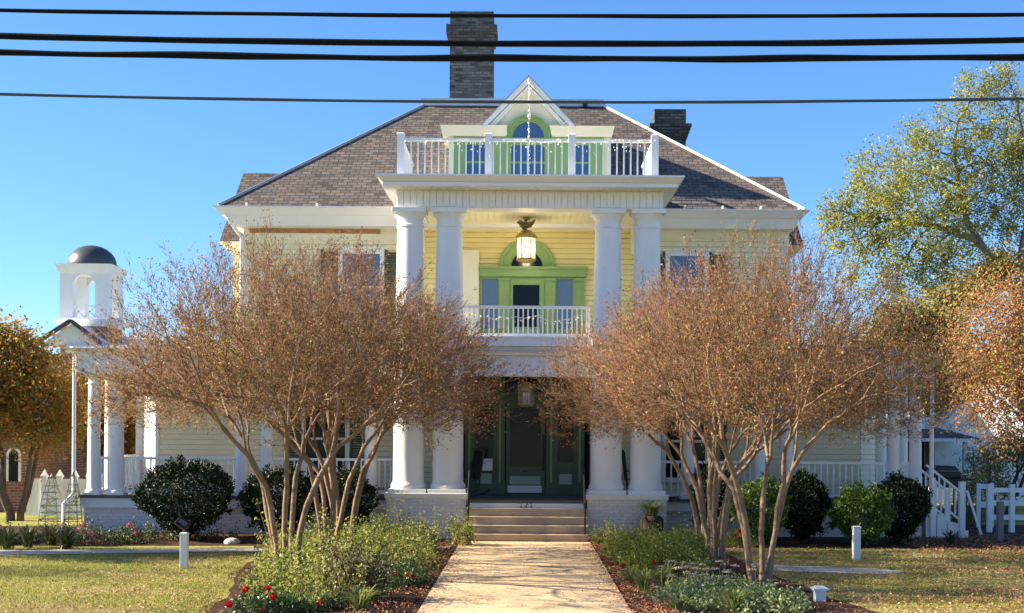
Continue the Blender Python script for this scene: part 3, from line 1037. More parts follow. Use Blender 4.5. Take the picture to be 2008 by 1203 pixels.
for a, b in ((xs[1], xs[2]), (xs[5], xs[6])):
    sl = MB()
    sl.box(a, b, YW - 0.07, YW - 0.004, 0.9, 1.62)
    sl.box(a, b, YW - 0.085, YW - 0.004, 1.62, 1.72)
    sl.box(a, a + 0.045, YW - 0.07, YW - 0.004, 1.72, zl)
    sl.box(b - 0.045, b, YW - 0.07, YW - 0.004, 1.72, zl)
    so = sl.build('sidelight', 'dark_green_trim', H)
    box('pane', 'glass_dark', so, a + 0.045, b - 0.045, YW - 0.045, YW - 0.03, 1.72, zl)
    pmb = MB().box(a + 0.08, b - 0.08, YW - 0.082, YW - 0.071, 1.16, 1.42)
    pmb.build('panel', 'panel_green', so)
a, b = xs[3] + 0.03, xs[4] - 0.03
gx0, gx1 = X33(999.5), X33(1061)
dr = MB()
dr.box(a, gx0, YW - 0.08, YW - 0.004, 0.92, zl)
dr.box(gx1, b, YW - 0.08, YW - 0.004, 0.92, zl)
dr.box(gx0, gx1, YW - 0.08, YW - 0.004, 3.08, zl)
dr.box(gx0, gx1, YW - 0.08, YW - 0.004, 0.92, 1.58)
dr.box(gx0 - 0.03, gx1 + 0.03, YW - 0.095, YW - 0.0805, 1.54, 1.6)
do = dr.build('entrance_door', 'dark_green_trim', H)
box('pane', 'glass_dark', do, gx0, gx1, YW - 0.05, YW - 0.035, 1.58, 3.08)
box('panel', 'panel_green', do, gx0 + 0.01, gx1 - 0.01, YW - 0.092, YW - 0.081, 1.15, 1.36)
box('kick_plate', 'white_paint', do, gx0 - 0.04, gx1 + 0.03, YW - 0.09, YW - 0.0805, 0.94, 1.12)
hm = MB().box(gx1 + 0.03, gx1 + 0.12, YW - 0.1, YW - 0.0805, 1.5, 2.42)
hm.tube([(gx1 + 0.075, YW - 0.10, 1.85), (gx1 + 0.075, YW - 0.16, 1.87), (gx1 + 0.075, YW - 0.16, 2.05), (gx1 + 0.075, YW - 0.10, 2.07)], 0.015, 6)
hm.build('door_handle', 'black_iron', do)
MB().box(X33(1026), X33(1036), YW - 0.09, YW - 0.0805, 1.47, 1.5).build('mail_slot', 'black_iron', do)

# balcony door
bm = MB()
xs = [X33(v) for v in (977, 997, 1067, 1087, 1124, 1143)]
zl = 6.42
bm.box(X33(938), X33(1147), YW - 0.18, YW - 0.004, zl, zl + 0.19)
bm.box(X33(936), X33(1150), YW - 0.23, YW - 0.004, zl + 0.19, zl + 0.25)
for a, b in ((xs[0], xs[1]), (xs[2], xs[3]), (xs[4], xs[5])):
    pilaster(bm, a, b, 4.73, zl, YW)
acx = X33(1031)
bm.arch(acx, zl + 0.25, 0.46, 0.70, YW - 0.12, YW - 0.004, 28)
bm.arch(acx, zl + 0.25, 0.40, 0.46, YW - 0.08, YW - 0.004, 28)
bm.arch(acx, zl + 0.25, 0.62, 0.70, YW - 0.16, YW - 0.12, 28)
bs_ = bm.build('balcony_surround', 'green_trim', H)
MB().prism([(acx + 0.40 * math.cos(t), zl + 0.25 + 0.40 * math.sin(t)) for t in np.linspace(0, PI, 25)], YW - 0.04, YW - 0.03).build('fanlight', 'glass_dark', bs_)
gm = MB()
for a, b in ((xs[0], xs[1]), (xs[2], xs[3]), (xs[4], xs[5])):
    c_ = (a + b) / 2
    gm.box(c_ - 0.02, c_ + 0.02, YW - 0.128, YW - 0.121, 5.0, zl - 0.32)
each(gm, 'pilaster_groove', 'groove_green', bs_)
for a, b in ((X33(940), xs[0]), (xs[3], xs[4])):
    sl = MB()
    sl.box(a, b, YW - 0.06, YW - 0.004, 4.73, 5.1)
    sl.box(a, a + 0.035, YW - 0.06, YW - 0.004, 5.1, zl)
    sl.box(b - 0.035, b, YW - 0.06, YW - 0.004, 5.1, zl)
    sl.box(a + 0.035, b - 0.035, YW - 0.06, YW - 0.004, zl - 0.05, zl)
    so = sl.build('sidelight', 'green_trim', H)
    box('pane', 'glass_curtain', so, a + 0.035, b - 0.035, YW - 0.04, YW - 0.028, 5.1, zl - 0.05)
a, b = xs[1] + 0.01, xs[2] - 0.01
gx0, gx1 = X33(1004), X33(1056)
dr = MB()
dr.box(a, gx0, YW - 0.07, YW - 0.004, 4.74, zl)
dr.box(gx1, b, YW - 0.07, YW - 0.004, 4.74, zl)
dr.box(gx0, gx1, YW - 0.07, YW - 0.004, 6.22, zl)
dr.box(gx0, gx1, YW - 0.07, YW - 0.004, 4.74, 5.15)
do = dr.build('balcony_door', 'green_trim', H)
box('pane', 'glass_dark', do, gx0, gx1, YW - 0.045, YW - 0.03, 5.15, 6.22)
box('panel', 'panel_green', do, gx0 - 0.02, gx1 + 0.02, YW - 0.082, YW - 0.071, 4.85, 5.08)
sh = MB().box(X33(904), X33(937), YW - 0.16, YW - 0.11, 4.74, 7.08)
so = sh.build('screen_door', 'cream_trim', H, bevel=0.01)
MB().tube([(X33(927), YW - 0.165, 6.08), (X33(933), YW - 0.20, 6.08)], 0.012, 6).build('door_handle', 'gold_brass', so)

# dormer
DY = 33.45
dbm = MB()
DX0, DX1 = X33(876, DY), X33(1192, DY)
dbm.box(DX0, DX1, DY, 35.4, 8.7, 10.06)
gz0, gz1 = 10.34, 11.56
gc, gw = X33(1032, DY), 1.15
dbm.prism([(gc - 0.85, 10.06), (gc + 0.85, 10.06), (gc + 0.85, 10.5), (gc, 11.36), (gc - 0.85, 10.5)], DY, 36.6)
dob = dbm.build('dormer', 'cream_trim', H)
cm = MB()
for s0, s1 in ((X33(860, DY), X33(990, DY)), (X33(1073, DY), X33(1200, DY))):
    cm.loft((s0 + 0.06, s1 - (0.06 if s0 > 0 else 0), DY - 0.12, 35.6), 10.06, (s0, s1, DY - 0.26, 35.7), 10.31)
each(cm, 'dormer_cornice', 'cream_trim', dob)
gb = MB()
sl = (gz1 - gz0) / gw
for s in (-1, 1):
    xa_, za_ = gc + s * (gw + 0.02), gz0
    th = 0.16
    pts = [(xa_, za_), (xa_ - s * 0.02, za_ - 0.13), (gc, gz1 - 0.17), (gc, gz1)]
    if s > 0: pts = pts[::-1]
    pts = pts if s < 0 else pts
    gb.prism(pts, DY - 0.28, DY - 0.16)
    gb.prism([(gc + s * (gw - 0.14), gz0 - 0.01), (gc + s * (gw - 0.22), gz0 - 0.1), (gc, gz1 - 0.29), (gc, gz1 - 0.19)][:: (1 if s < 0 else -1)], DY - 0.16, DY - 0.001)
gb.build('gable_trim', 'white_paint', dob)
gr = MB()
for s in (-1, 1):
    gr.add([(gc + s * (gw + 0.05), DY - 0.30, gz0 - 0.02), (gc, DY - 0.30, gz1 + 0.035), (gc, 36.9, gz1 + 0.035), (gc + s * (gw + 0.05), 35.5, gz0 - 0.02),
            (gc + s * (gw + 0.05), DY - 0.30, gz0 - 0.05), (gc, DY - 0.30, gz1 + 0.003), (gc, 36.9, gz1 + 0.003), (gc + s * (gw + 0.05), 35.5, gz0 - 0.05)],
           [(0, 1, 2, 3), (7, 6, 5, 4), (0, 4, 5, 1), (3, 7, 4, 0)])
gr.build('gable_roof', 'hip_metal', dob)
ga = MB()
acx, acz = gc, 10.05
ga.arch(acx, acz, 0.44, 0.56, DY - 0.09, DY - 0.002, 28)
ga.arch(acx, acz, 0.40, 0.44, DY - 0.05, DY - 0.002, 28)
ga.arch(acx, acz, 0.52, 0.57, DY - 0.13, DY - 0.09, 28)
for px0, px1 in ((886, 908), (949, 957), (966, 999), (1064, 1112), (1150, 1180)):
    ga.box(X33(px0, DY), X33(px1, DY), DY - 0.08, DY - 0.002, 8.7, 10.05)
for px0, px1 in ((908, 949), (957, 966), (999, 1064), (1112, 1150)):
    ga.box(X33(px0, DY), X33(px1, DY), DY - 0.06, DY - 0.002, 9.85, 10.04)
ga.build('dormer_trim', 'green_trim', dob)
MB().prism([(acx + 0.40 * math.cos(t), acz + 0.40 * math.sin(t)) for t in np.linspace(0, PI, 25)], DY - 0.02, DY - 0.006).build('fanlight', 'glass_sky_reflection', dob)
for px0, px1 in ((908, 949), (999, 1064), (1112, 1150)):
    box('pane', 'glass_sky_reflection', dob, X33(px0, DY), X33(px1, DY), DY - 0.03, DY - 0.012, 8.7, 9.85)
    sb = MB().box(X33(px0, DY), X33(px1, DY), DY - 0.05, DY - 0.031, 9.38, 9.43)
    sb.build('sash_bar', 'green_trim', dob)

# front steps
sm = MB()
for k in range(4):
    z = 0.18 * (k + 1)
    yf = 29.1 + 0.25 * k
    sm.box(-1.37, 1.40, yf, yf + (0.252 if k < 3 else 0.25), z - 0.18 if k == 0 else z - 0.182, z - 0.035)
    sm.box(-1.375, 1.405, yf - 0.03, yf + 0.255, z - 0.035, z)
    if k: sm.box(-1.36, 1.39, yf + 0.01, 30.05, 0.0, z - 0.182)
fs = sm.build('front_steps', 'step_concrete', H)
box('riser_board', 'white_paint', fs, -1.34, 1.38, 30.07, 30.1, 0.721, 0.88)
nm = MB()


def stroke(pts, wd=0.018):
    for p_, q_ in zip(pts, pts[1:]):
        nm.bar((p_[0], 30.066, p_[1]), (q_[0], 30.066, q_[1]), 0.008, wd)


zc, hh = 0.80, 0.055
for cx in (-0.10, 0.13):
    stroke([(cx - 0.03, zc + hh - 0.03), (cx, zc + hh), (cx, zc - hh)])
    stroke([(cx - 0.03, zc - hh), (cx + 0.03, zc - hh)])
stroke([(-0.02, zc + hh - 0.025), (-0.01, zc + hh - 0.005), (0.015, zc + hh), (0.04, zc + hh - 0.01), (0.045, zc + hh - 0.035), (0.02, zc - 0.005), (-0.02, zc - hh), (0.05, zc - hh)])
nm.build('house_number', 'number_dark', fs)
for s, xr in ((-1, -1.30), (1, 1.33)):
    h = MB()
    h.tube([(xr, 31.0, 1.75), (xr, 30.2, 1.72), (xr, 29.95, 1.52), (xr, 29.25, 0.98), (xr, 29.12, 0.95), (xr, 29.05, 0.90)], 0.022, 8)
    h.tube([(xr, 30.15, 1.05), (xr, 29.2, 0.36)], 0.014, 6)
    for t in (0, 0.17, 0.34, 0.5, 0.67, 0.84):
        yy = 30.1 - 0.9 * t
        h.tube([(xr, yy, 1.64 - 0.67 * t), (xr, yy, 1.02 - 0.67 * t)], 0.010, 6)
    h.tube([(xr, 30.2, 1.72), (xr, 30.2, 0.9)], 0.02, 6)
    h.tube([(xr, 29.2, 0.96), (xr, 29.2, 0.18)], 0.02, 6)
    h.build('handrail', 'black_iron', fs)

# porch steps at the right end
ps = MB()
for k in range(4):
    ps.box(9.62 + 0.25 * k, 9.62 + 0.25 * (k + 1) + 0.02, 31.25, 32.3, 0, 0.72 - 0.18 * k)
pss = ps.build('side_steps', 'white_paint', H)
for yy in (31.25, 32.3):
    sr = MB()
    sr.box(9.72, 9.83, yy - 0.05, yy + 0.05, 0.55, 1.45)
    sr.box(10.42, 10.53, yy - 0.05, yy + 0.05, 0, 1.12)
    sr.box(9.72, 9.82, yy - 0.05, yy + 0.05, 0, 0.55)
    sr.bar((9.62, yy, 1.75), (10.48, yy, 1.08), 0.07, 0.05)
    sr.bar((9.62, yy, 1.10), (10.48, yy, 0.40), 0.05, 0.05)
    for k in range(4):
        xx = 9.93 + k * 0.13
        zz = 1.75 - (xx - 9.62) * 0.78
        sr.box(xx - 0.017, xx + 0.017, yy - 0.017, yy + 0.017, zz - 0.62, zz - 0.02)
    sr.build('step_railing', 'white_vinyl', pss)


# ------------------------------------------------------------------ lanterns, mailbox, chairs, string lights on the house
def lantern(y, x, ztop, zroof, zg1, zg0, w_, mat, label, lit, bow):
    t = thing('hanging_lantern', (x, y, zg0), label, 'lantern')
    m = MB()
    m.lathe(x, y, [(0.10, ztop - 0.012), (0.085, ztop - 0.05), (0.03, ztop - 0.09)], 16)
    m.tube([(x, y, ztop - 0.05), (x, y, zroof)], 0.012, 6)
    m.build('stem', mat, t, smooth=True)
    n = 6
    m = MB()
    m.lathe(x, y, [(w_ * 0.60, zg1 - 0.01), (w_ * 0.62, zg1 + 0.03), (w_ * 0.5, zg1 + 0.10), (w_ * 0.33, zg1 + 0.16), (w_ * 0.30, zg1 + 0.19), (0.03, zroof)], n)
    m.lathe(x, y, [(w_ * 0.36, zg0 - 0.09), (w_ * 0.55, zg0 - 0.04), (w_ * 0.57, zg0)], n)
    for k in range(n):
        a = 2 * PI * k / n
        px, py = x + w_ * 0.5 * math.cos(a), y + w_ * 0.5 * math.sin(a)
        m.tube([(px, py, zg0), (px, py, zg1)], 0.013, 5)
    m.build('cage', mat, t)
    g_ = MB()
    for k in range(n):
        a, b = 2 * PI * k / n, 2 * PI * (k + 1) / n
        g_.add([(x + w_ * 0.48 * math.cos(q), y + w_ * 0.48 * math.sin(q), z) for q, z in ((a, zg0), (b, zg0), (b, zg1), (a, zg1))], [(0, 1, 2, 3)])
    g_.build('glass', 'lantern_glass', t)
    for dx, dy in ((-0.055, -0.03), (0.06, -0.05), (0.0, 0.06)):
        cd = MB().tube([(x + dx, y + dy, zg0), (x + dx, y + dy, zg0 + 0.16)], 0.014, 6).build('candle', 'white_paint', t)
        MB().lathe(x + dx, y + dy, [(0.008, zg0 + 0.16), (0.026, zg0 + 0.20), (0.028, zg0 + 0.235), (0.006, zg0 + 0.30)], 8).build('bulb', 'lantern_flame' if lit else 'light_bulb', cd, smooth=True)
    if lit:
        pl = bpy.data.lights.new('lantern_light', 'POINT')
        pl.energy = 11
        pl.color = (1.0, 0.88, 0.62)
        pl.shadow_soft_size = 0.09
        lo_ = bpy.data.objects.new('lantern_light', pl)
        COL.objects.link(lo_)
        lo_.parent = t
        lo_.location = (0, 0, 0.25)
    if bow:
        rg = random.Random(3)
        b_ = MB()
        zc_ = zroof + 0.10
        for k in range(26):
            a = rg.uniform(0, 2 * PI)
            e = rg.uniform(-0.2, 0.7)
            L = rg.uniform(0.16, 0.25)
            d_ = Vector((math.cos(a), math.sin(a), e)).normalized()
            s_ = Vector((-math.sin(a), math.cos(a), 0))
            c0 = Vector((x, y, zc_))
            b_.tube([c0, c0 + d_ * L * 0.6 + s_ * 0.05, c0 + d_ * L, c0 + d_ * L * 0.6 - s_ * 0.05 + Vector((0, 0, -0.03)), c0], 0.026, 5)
        b_.build('bow', 'dried_bow', t)


zf = lambda py, d: P(1032, py, d).z
lantern(31.6, P(1032, 480, 31.6).x, 7.70, zf(452, 31.6), zf(468, 31.6), zf(508, 31.6), 0.44, 'gold_brass', 'lit brass lantern with a dried bow hanging under the upper balcony ceiling', True, True)
lantern(32.0, P(1032, 780, 32).x, 3.96, zf(757, 32), zf(765, 32), zf(791, 32), 0.37, 'pale_brass', 'unlit pale caged lantern hanging in front of the ground floor entrance', False, False)

mx0, mx1 = X33(935, 32.85), X33(967, 32.85)
t = thing('mailbox', ((mx0 + mx1) / 2, 32.95, 1.5), 'white lidded mailbox on the green panel left of the front door', 'mailbox')
box('mailbox_body', 'white_vinyl', t, mx0 + 0.01, mx1 - 0.01, 32.83, 33.01, 1.50, 1.74, bevel=0.01)
MB().prism([(0, 0)] * 0 or [(mx0, 1.742), (mx1, 1.742), (mx1, 1.80), (mx0 + 0.0, 1.80)], 32.81, 33.015).build('mailbox_lid', 'white_vinyl', t, bevel=0.012)
box('mailbox_clasp', 'grey_metal', t, (mx0 + mx1) / 2 - 0.015, (mx0 + mx1) / 2 + 0.015, 32.80, 32.829, 1.66, 1.70)


def rocker(x, y, rot, label):
    t = thing('rocking_chair', (0, 0, 0), label, 'chair', 'black rocking chairs on the porch')
    M = 'chair_black'
    m = MB()
    for k in range(5):
        m.bar((-0.2 + k * 0.1, -0.24, 0.42), (-0.2 + k * 0.1, 0.24, 0.40), 0.085, 0.02)
    m.build('seat', M, t)
    m = MB()
    for k in range(5):
        m.bar((-0.2 + k * 0.1, 0.24, 0.42), (-0.21 + k * 0.105, 0.42, 1.12), 0.02, 0.07)
    m.bar((-0.26, 0.42, 1.10), (0.26, 0.42, 1.10), 0.03, 0.1)
    m.build('backrest', M, t)
    for s in (-1, 1):
        MB().bar((s * 0.3, -0.26, 0.64), (s * 0.3, 0.32, 0.62), 0.09, 0.025).build('armrest', M, t)
        l = MB().bar((s * 0.27, -0.22, 0.07), (s * 0.28, -0.24, 0.64), 0.04, 0.04)
        l.build('leg', M, t)
        MB().bar((s * 0.27, 0.22, 0.07), (s * 0.25, 0.40, 1.1), 0.04, 0.04).build('leg', M, t)
        MB().tube([(s * 0.27, -0.42, 0.10), (s * 0.27, -0.2, 0.04), (s * 0.27, 0.1, 0.022), (s * 0.27, 0.35, 0.06), (s * 0.27, 0.55, 0.15)], 0.02, 6).build('rocker', M, t)
    t.location = (x, y, 0.9)
    t.rotation_euler = (0, 0, rot)
    return t


rc = rocker(X33(911, 31.7), 31.8, R(-62), 'black rocking chair beside the white mailbox left of the front door')
copy_thing(rc, (X33(1222, 32.2), 32.2, 0.9), 'black rocking chair half hidden between the two right columns', rot=(0, 0, R(25)))


def string_lights(name, pts_lines, label, seed, drop=0.0, dens=22):
    rg = random.Random(seed)
    t = thing(name, pts_lines[0][0], label, 'string lights', 'icicle lights on the front of the house')
    m, b = MB(), MB()
    for ln in pts_lines:
        m.tube(ln, 0.006, 4)
        for p_, q_ in zip(ln, ln[1:]):
            p_, q_ = Vector(p_), Vector(q_)
            L = (q_ - p_).length
            for k in range(int(L * dens)):
                c0 = p_.lerp(q_, rg.random()) + Vector((rg.uniform(-.03, .03), rg.uniform(-.04, 0), -rg.random() ** 2 * drop))
                r_ = rg.uniform(0.009, 0.019)
                b.add([c0 + Vector(v_) * r_ for v_ in ((1, 0, 0), (0, 1, 0), (-1, 0, 0), (0, -1, 0), (0, 0, 1.5), (0, 0, -1.5))],
                      [(0, 1, 4), (1, 2, 4), (2, 3, 4), (3, 0, 4), (1, 0, 5), (2, 1, 5), (3, 2, 5), (0, 3, 5)])
    m.build('wire', 'white_vinyl', t)
    b.build('bulbs', 'light_bulb', t)


rg = random.Random(11)
top = []
n = 24
for i in range(n + 1):
    top.append((xa + (xb - xa) * i / n, 29.93, 9.23 - rg.uniform(0.0, 0.12)))
string_lights('string_lights', [top], 'white icicle string lights along the top balcony railing', 5, 0.35, 26)
string_lights('string_lights', [[(gc, DY - 0.32, 11.45), (gc + 0.02, DY - 0.32, 10.6), (gc, DY - 0.35, 9.9), (gc + 0.02, DY - 0.3, 9.2), (gc, DY - 0.3, 8.6)]], 'white string lights hanging straight down from the dormer gable peak', 6, 0.0, 46)
string_lights('string_lights', [[(gc + 0.03, DY - 0.32, 11.40), (gc + 0.35, DY - 0.32, 11.0), (gc + 0.75, DY - 0.32, 10.62), (gc + 1.05, DY - 0.32, 10.36)]], 'white icicle lights along the right slope of the dormer gable', 7, 0.15, 42)
mid = [(-1.5 + i * 0.18, 30.94, 5.42 - rg.uniform(0.1, 0.3)) for i in range(17)]
string_lights('string_lights', [mid], 'white string lights looped over the middle balcony railing', 8, 0.12, 20)


# ------------------------------------------------------------------ overhead cables
def cable(d, pys, r, mat, label, wob=0.0, seed=1):
    """pys: photo rows at x=0, 1004 and 2008"""
    z = [P(px, py, d).z for px, py in zip((0, 1004, 2008), pys)]
    xx = [P(px, 100, d).x for px in (0, 1004, 2008)]
    cf = np.polyfit(xx, z, 2)
    rg_ = random.Random(seed)
    ph = [rg_.uniform(0, 6.28) for _ in range(4)]
    pts, rad = [], []
    for x in np.linspace(-16, 16, 161):
        wv = wob * (math.sin(x * 2.1 + ph[0]) + 0.6 * math.sin(x * 4.3 + ph[1]))
        pts.append((x, d, float(np.polyval(cf, x)) + wv * 0.35))
        rad.append(r + wob * 0.5 * math.sin(x * 2.4 + ph[2]))
    o = MB().tube(pts, rad, 10).build('overhead_cable', mat, None, smooth=True)
    tag(o, label, 'cable', 'overhead cables across the street')


cable(12.0, (20.5, 31.5, 29), 4.4 / 2 / F * 12 * 1.85, 'cable_black', 'topmost of the thick black overhead cables crossing the blue sky', 0.003, 1)
cable(12.3, (71, 86, 79), 13 / 2 / F * 12, 'cable_black', 'middle thick black overhead cable crossing the upper chimney band', 0.003, 2)
cable(12.1, (103, 115, 112), 13 / 2 / F * 12, 'cable_black', 'lowest and lumpiest of the thick black overhead cables', 0.010, 3)
cable(13.0, (185, 200.5, 194), 6 / 2 / F * 13, 'cable_blue', 'thin dark cable strung across the front of the dormer gable', 0.002, 4)

# ------------------------------------------------------------------ trees
def crape_pts(n, Rr, zt, rng):
    r = Rr * np.sqrt(rng.random(n)) * (0.92 + 0.16 * rng.random(n))
    a = rng.random(n) * 2 * PI
    lob = 1 + 0.10 * np.sin(3 * a + 1.1) + 0.07 * np.sin(7 * a)
    q = np.minimum(1, r / Rr)
    top = zt - (zt - 3.7) * q ** 2.4 + np.where(rng.random(n) < 0.05, rng.random(n) * 0.95 * (1 - q), 0)
    bot = 2.85 - 0.35 * q ** 1.2
    u = rng.random(n) ** 0.8
    z = bot + (top - bot) * u + rng.normal(size=n) * 0.12
    return np.stack([r * lob * np.cos(a), r * lob * np.sin(a), z], 1)


def crape_tree(seed, Rr, zt, n_pts, label, nst=6, lean=0.0):
    """lean: how far the crown's middle stands to the side of the stems"""
    rng = np.random.default_rng(seed)
    t = thing('crape_myrtle', (0, 0, 0), label, 'tree', 'bare crape myrtles lining the front walk')
    pts = crape_pts(n_pts, Rr, zt, rng)
    ang = np.arctan2(pts[:, 1], pts[:, 0])
    rad = np.hypot(pts[:, 0], pts[:, 1])
    pts[:, 0] += lean
    sec = ((ang + PI) / (2 * PI) * nst).astype(int) % nst
    sec[rad < Rr * 0.30] = rng.integers(0, nst, (rad < Rr * 0.30).sum())
    trunk, fine, ends = [], [], []
    for k in range(nst):
        a = -PI + (k + 0.5) * 2 * PI / nst + rng.normal() * 0.15
        o = np.array([math.cos(a), math.sin(a), 0])
        b0 = o * rng.uniform(0.10, 0.20)
        h = rng.uniform(1.1, 1.55)
        b1 = b0 + o * rng.uniform(0.06, 0.14) * h * 0.5 + np.array([rng.normal() * .03, rng.normal() * .03, h * 0.5])
        b2 = b1 + o * rng.uniform(0.12, 0.24) * h * 0.5 + np.array([0, 0, h * 0.5])
        idx = pts[sec == k]
        if len(idx) == 0: continue
        r0 = 0.0028 * len(idx) ** 0.5
        trunk.append((np.array([b0 + [0, 0, -0.1], b0 + [0, 0, 0.15], (b0 + b1) / 2 + rng.normal(size=3) * .012, b1, (b1 + b2) / 2 + rng.normal(size=3) * .012, b2]), np.array([1.45, 1.22, 1.1, 1.05, 1.02, 1.0]) * r0))
        d0 = (b2 - b1) / np.linalg.norm(b2 - b1)
        ln, en_ = grow(b2, d0, idx, 0.0030, rng, 0.5, 0.25, 0.055, 0.35)
        for l in ln:
            (trunk if l[1][0] > 0.0095 else fine).append(l)
        ends += en_
    V, Q = poly_tubes(trunk, lambda r: 10 if r > 0.03 else 6)
    fast_mesh('trunk', V, [Q], t, ('bark_tan',), smooth=True)
    V1, Q1 = poly_tubes(fine, lambda r: 4 if r > 0.008 else 3)
    E = np.array([e[0] for e in ends])
    D = np.array([e[1] for e in ends])
    # twig sprays
    k = 5
    A = np.repeat(E, k, 0)
    DD = np.repeat(D, k, 0)
    outw = unit(A - np.array([0, 0, 1.0]))
    low = np.clip((A[:, 2:3] - 3.0) / 2.0, 0, 1)
    DD = unit(DD * 0.35 + outw * 0.6 + np.array([0, 0, 0.1]) + np.array([0, 0, 0.3]) * low + rng.normal(size=A.shape) * 0.36)
    A = A - DD * rng.uniform(0, 0.12, (len(A), 1)) + rng.normal(size=A.shape) * 0.03
    L = rng.uniform(0.14, 0.42, (len(A), 1))
    spike = rng.random((len(A), 1)) < 0.02
    L = np.where(spike, L * 1.7, L)
    Bm = A + DD * L * 0.55
    D2 = unit(DD + rng.normal(size=A.shape) * 0.35 + np.array([0, 0, 0.15]))
    B = Bm + D2 * L * 0.5
    T1 = twig_arrays(A, Bm + (Bm - A) * 0.25, 0.0056)
    T2 = twig_arrays(Bm, B, 0.0046)
    D3 = unit(DD + rng.normal(size=A.shape) * 0.6 + np.array([0, 0, 0.2]))
    T3 = twig_arrays(Bm, Bm + D3 * L * 0.45, 0.0044)
    Vt, Tt = merge([T1, T2, T3])
    fast_mesh('twigs', np.concatenate([V1, Vt]), [Q1, Tt + len(V1)], t, ('bark_twig',))
    # seed pods and the last leaves
    C = np.concatenate([B, Bm + D3 * L * 0.45])
    N = len(C)
    C = C + rng.normal(size=C.shape) * 0.015
    Vl, Tl = leaf_arrays(C, rng.normal(size=(N, 3)) + np.array([0, 0, 0.3]), rng.uniform(0.022, 0.054, N), rng.uniform(0.015, 0.03, N), rng)
    fast_mesh('seed_pods', Vl, [Tl], t, ('crape_leaves',))
    sel = np.where(rng.random(len(A)) < np.clip(0.75 - (A[:, 2] - 2.7) * 0.27, 0.03, 0.7))[0]
    # leaves linger in clumps
    cl_ = np.sin(A[sel, 0] * 2.3 + seed) + np.sin(A[sel, 1] * 2.9) + np.sin(A[sel, 2] * 3.7)
    sel = sel[cl_ + rng.normal(size=len(sel)) * 0.7 > 0.2]
    C = np.repeat(Bm[sel], 3, 0) + rng.normal(size=(len(sel) * 3, 3)) * 0.06
    Vl, Tl = leaf_arrays(C, rng.normal(size=C.shape) + np.array([0, 0, -0.2]), rng.uniform(0.035, 0.07, len(C)), rng.uniform(0.02, 0.036, len(C)), rng)
    fast_mesh('leaves', Vl, [Tl], t, ('crape_low_leaves',))
    return t


cA = crape_tree(21, 3.25, 5.65, 1350, 'nearest bare crape myrtle on the left of the front walk', 5, -0.05)
cB = crape_tree(34, 2.85, 5.4, 1150, 'nearest bare crape myrtle on the right of the front walk', 5)
cC = crape_tree(55, 3.1, 5.75, 1250, 'middle bare crape myrtle of the left row, between the near and far trees', 5, -0.5)
cA.location = (-3.95, 21.6, 0)
cB.location = (3.72, 20.4, 0)
cC.location = (-3.72, 24.6, 0)
copy_thing(cB, (-3.85, 27.2, 0), 'farthest bare crape myrtle of the left row, closest to the porch', rot=(0, 0, R(180)), scale=(1.12, 1.0, 1.06))
copy_thing(cC, (3.5, 23.8, 0), 'middle bare crape myrtle of the right row, between the near and far trees', rot=(0, 0, R(172)), scale=(1.0, 1.03, 0.96))
copy_thing(cA, (3.75, 27.0, 0), 'farthest bare crape myrtle of the right row, closest to the porch', rot=(0, 0, R(186)), scale=(1.0, 0.97, 0.98))


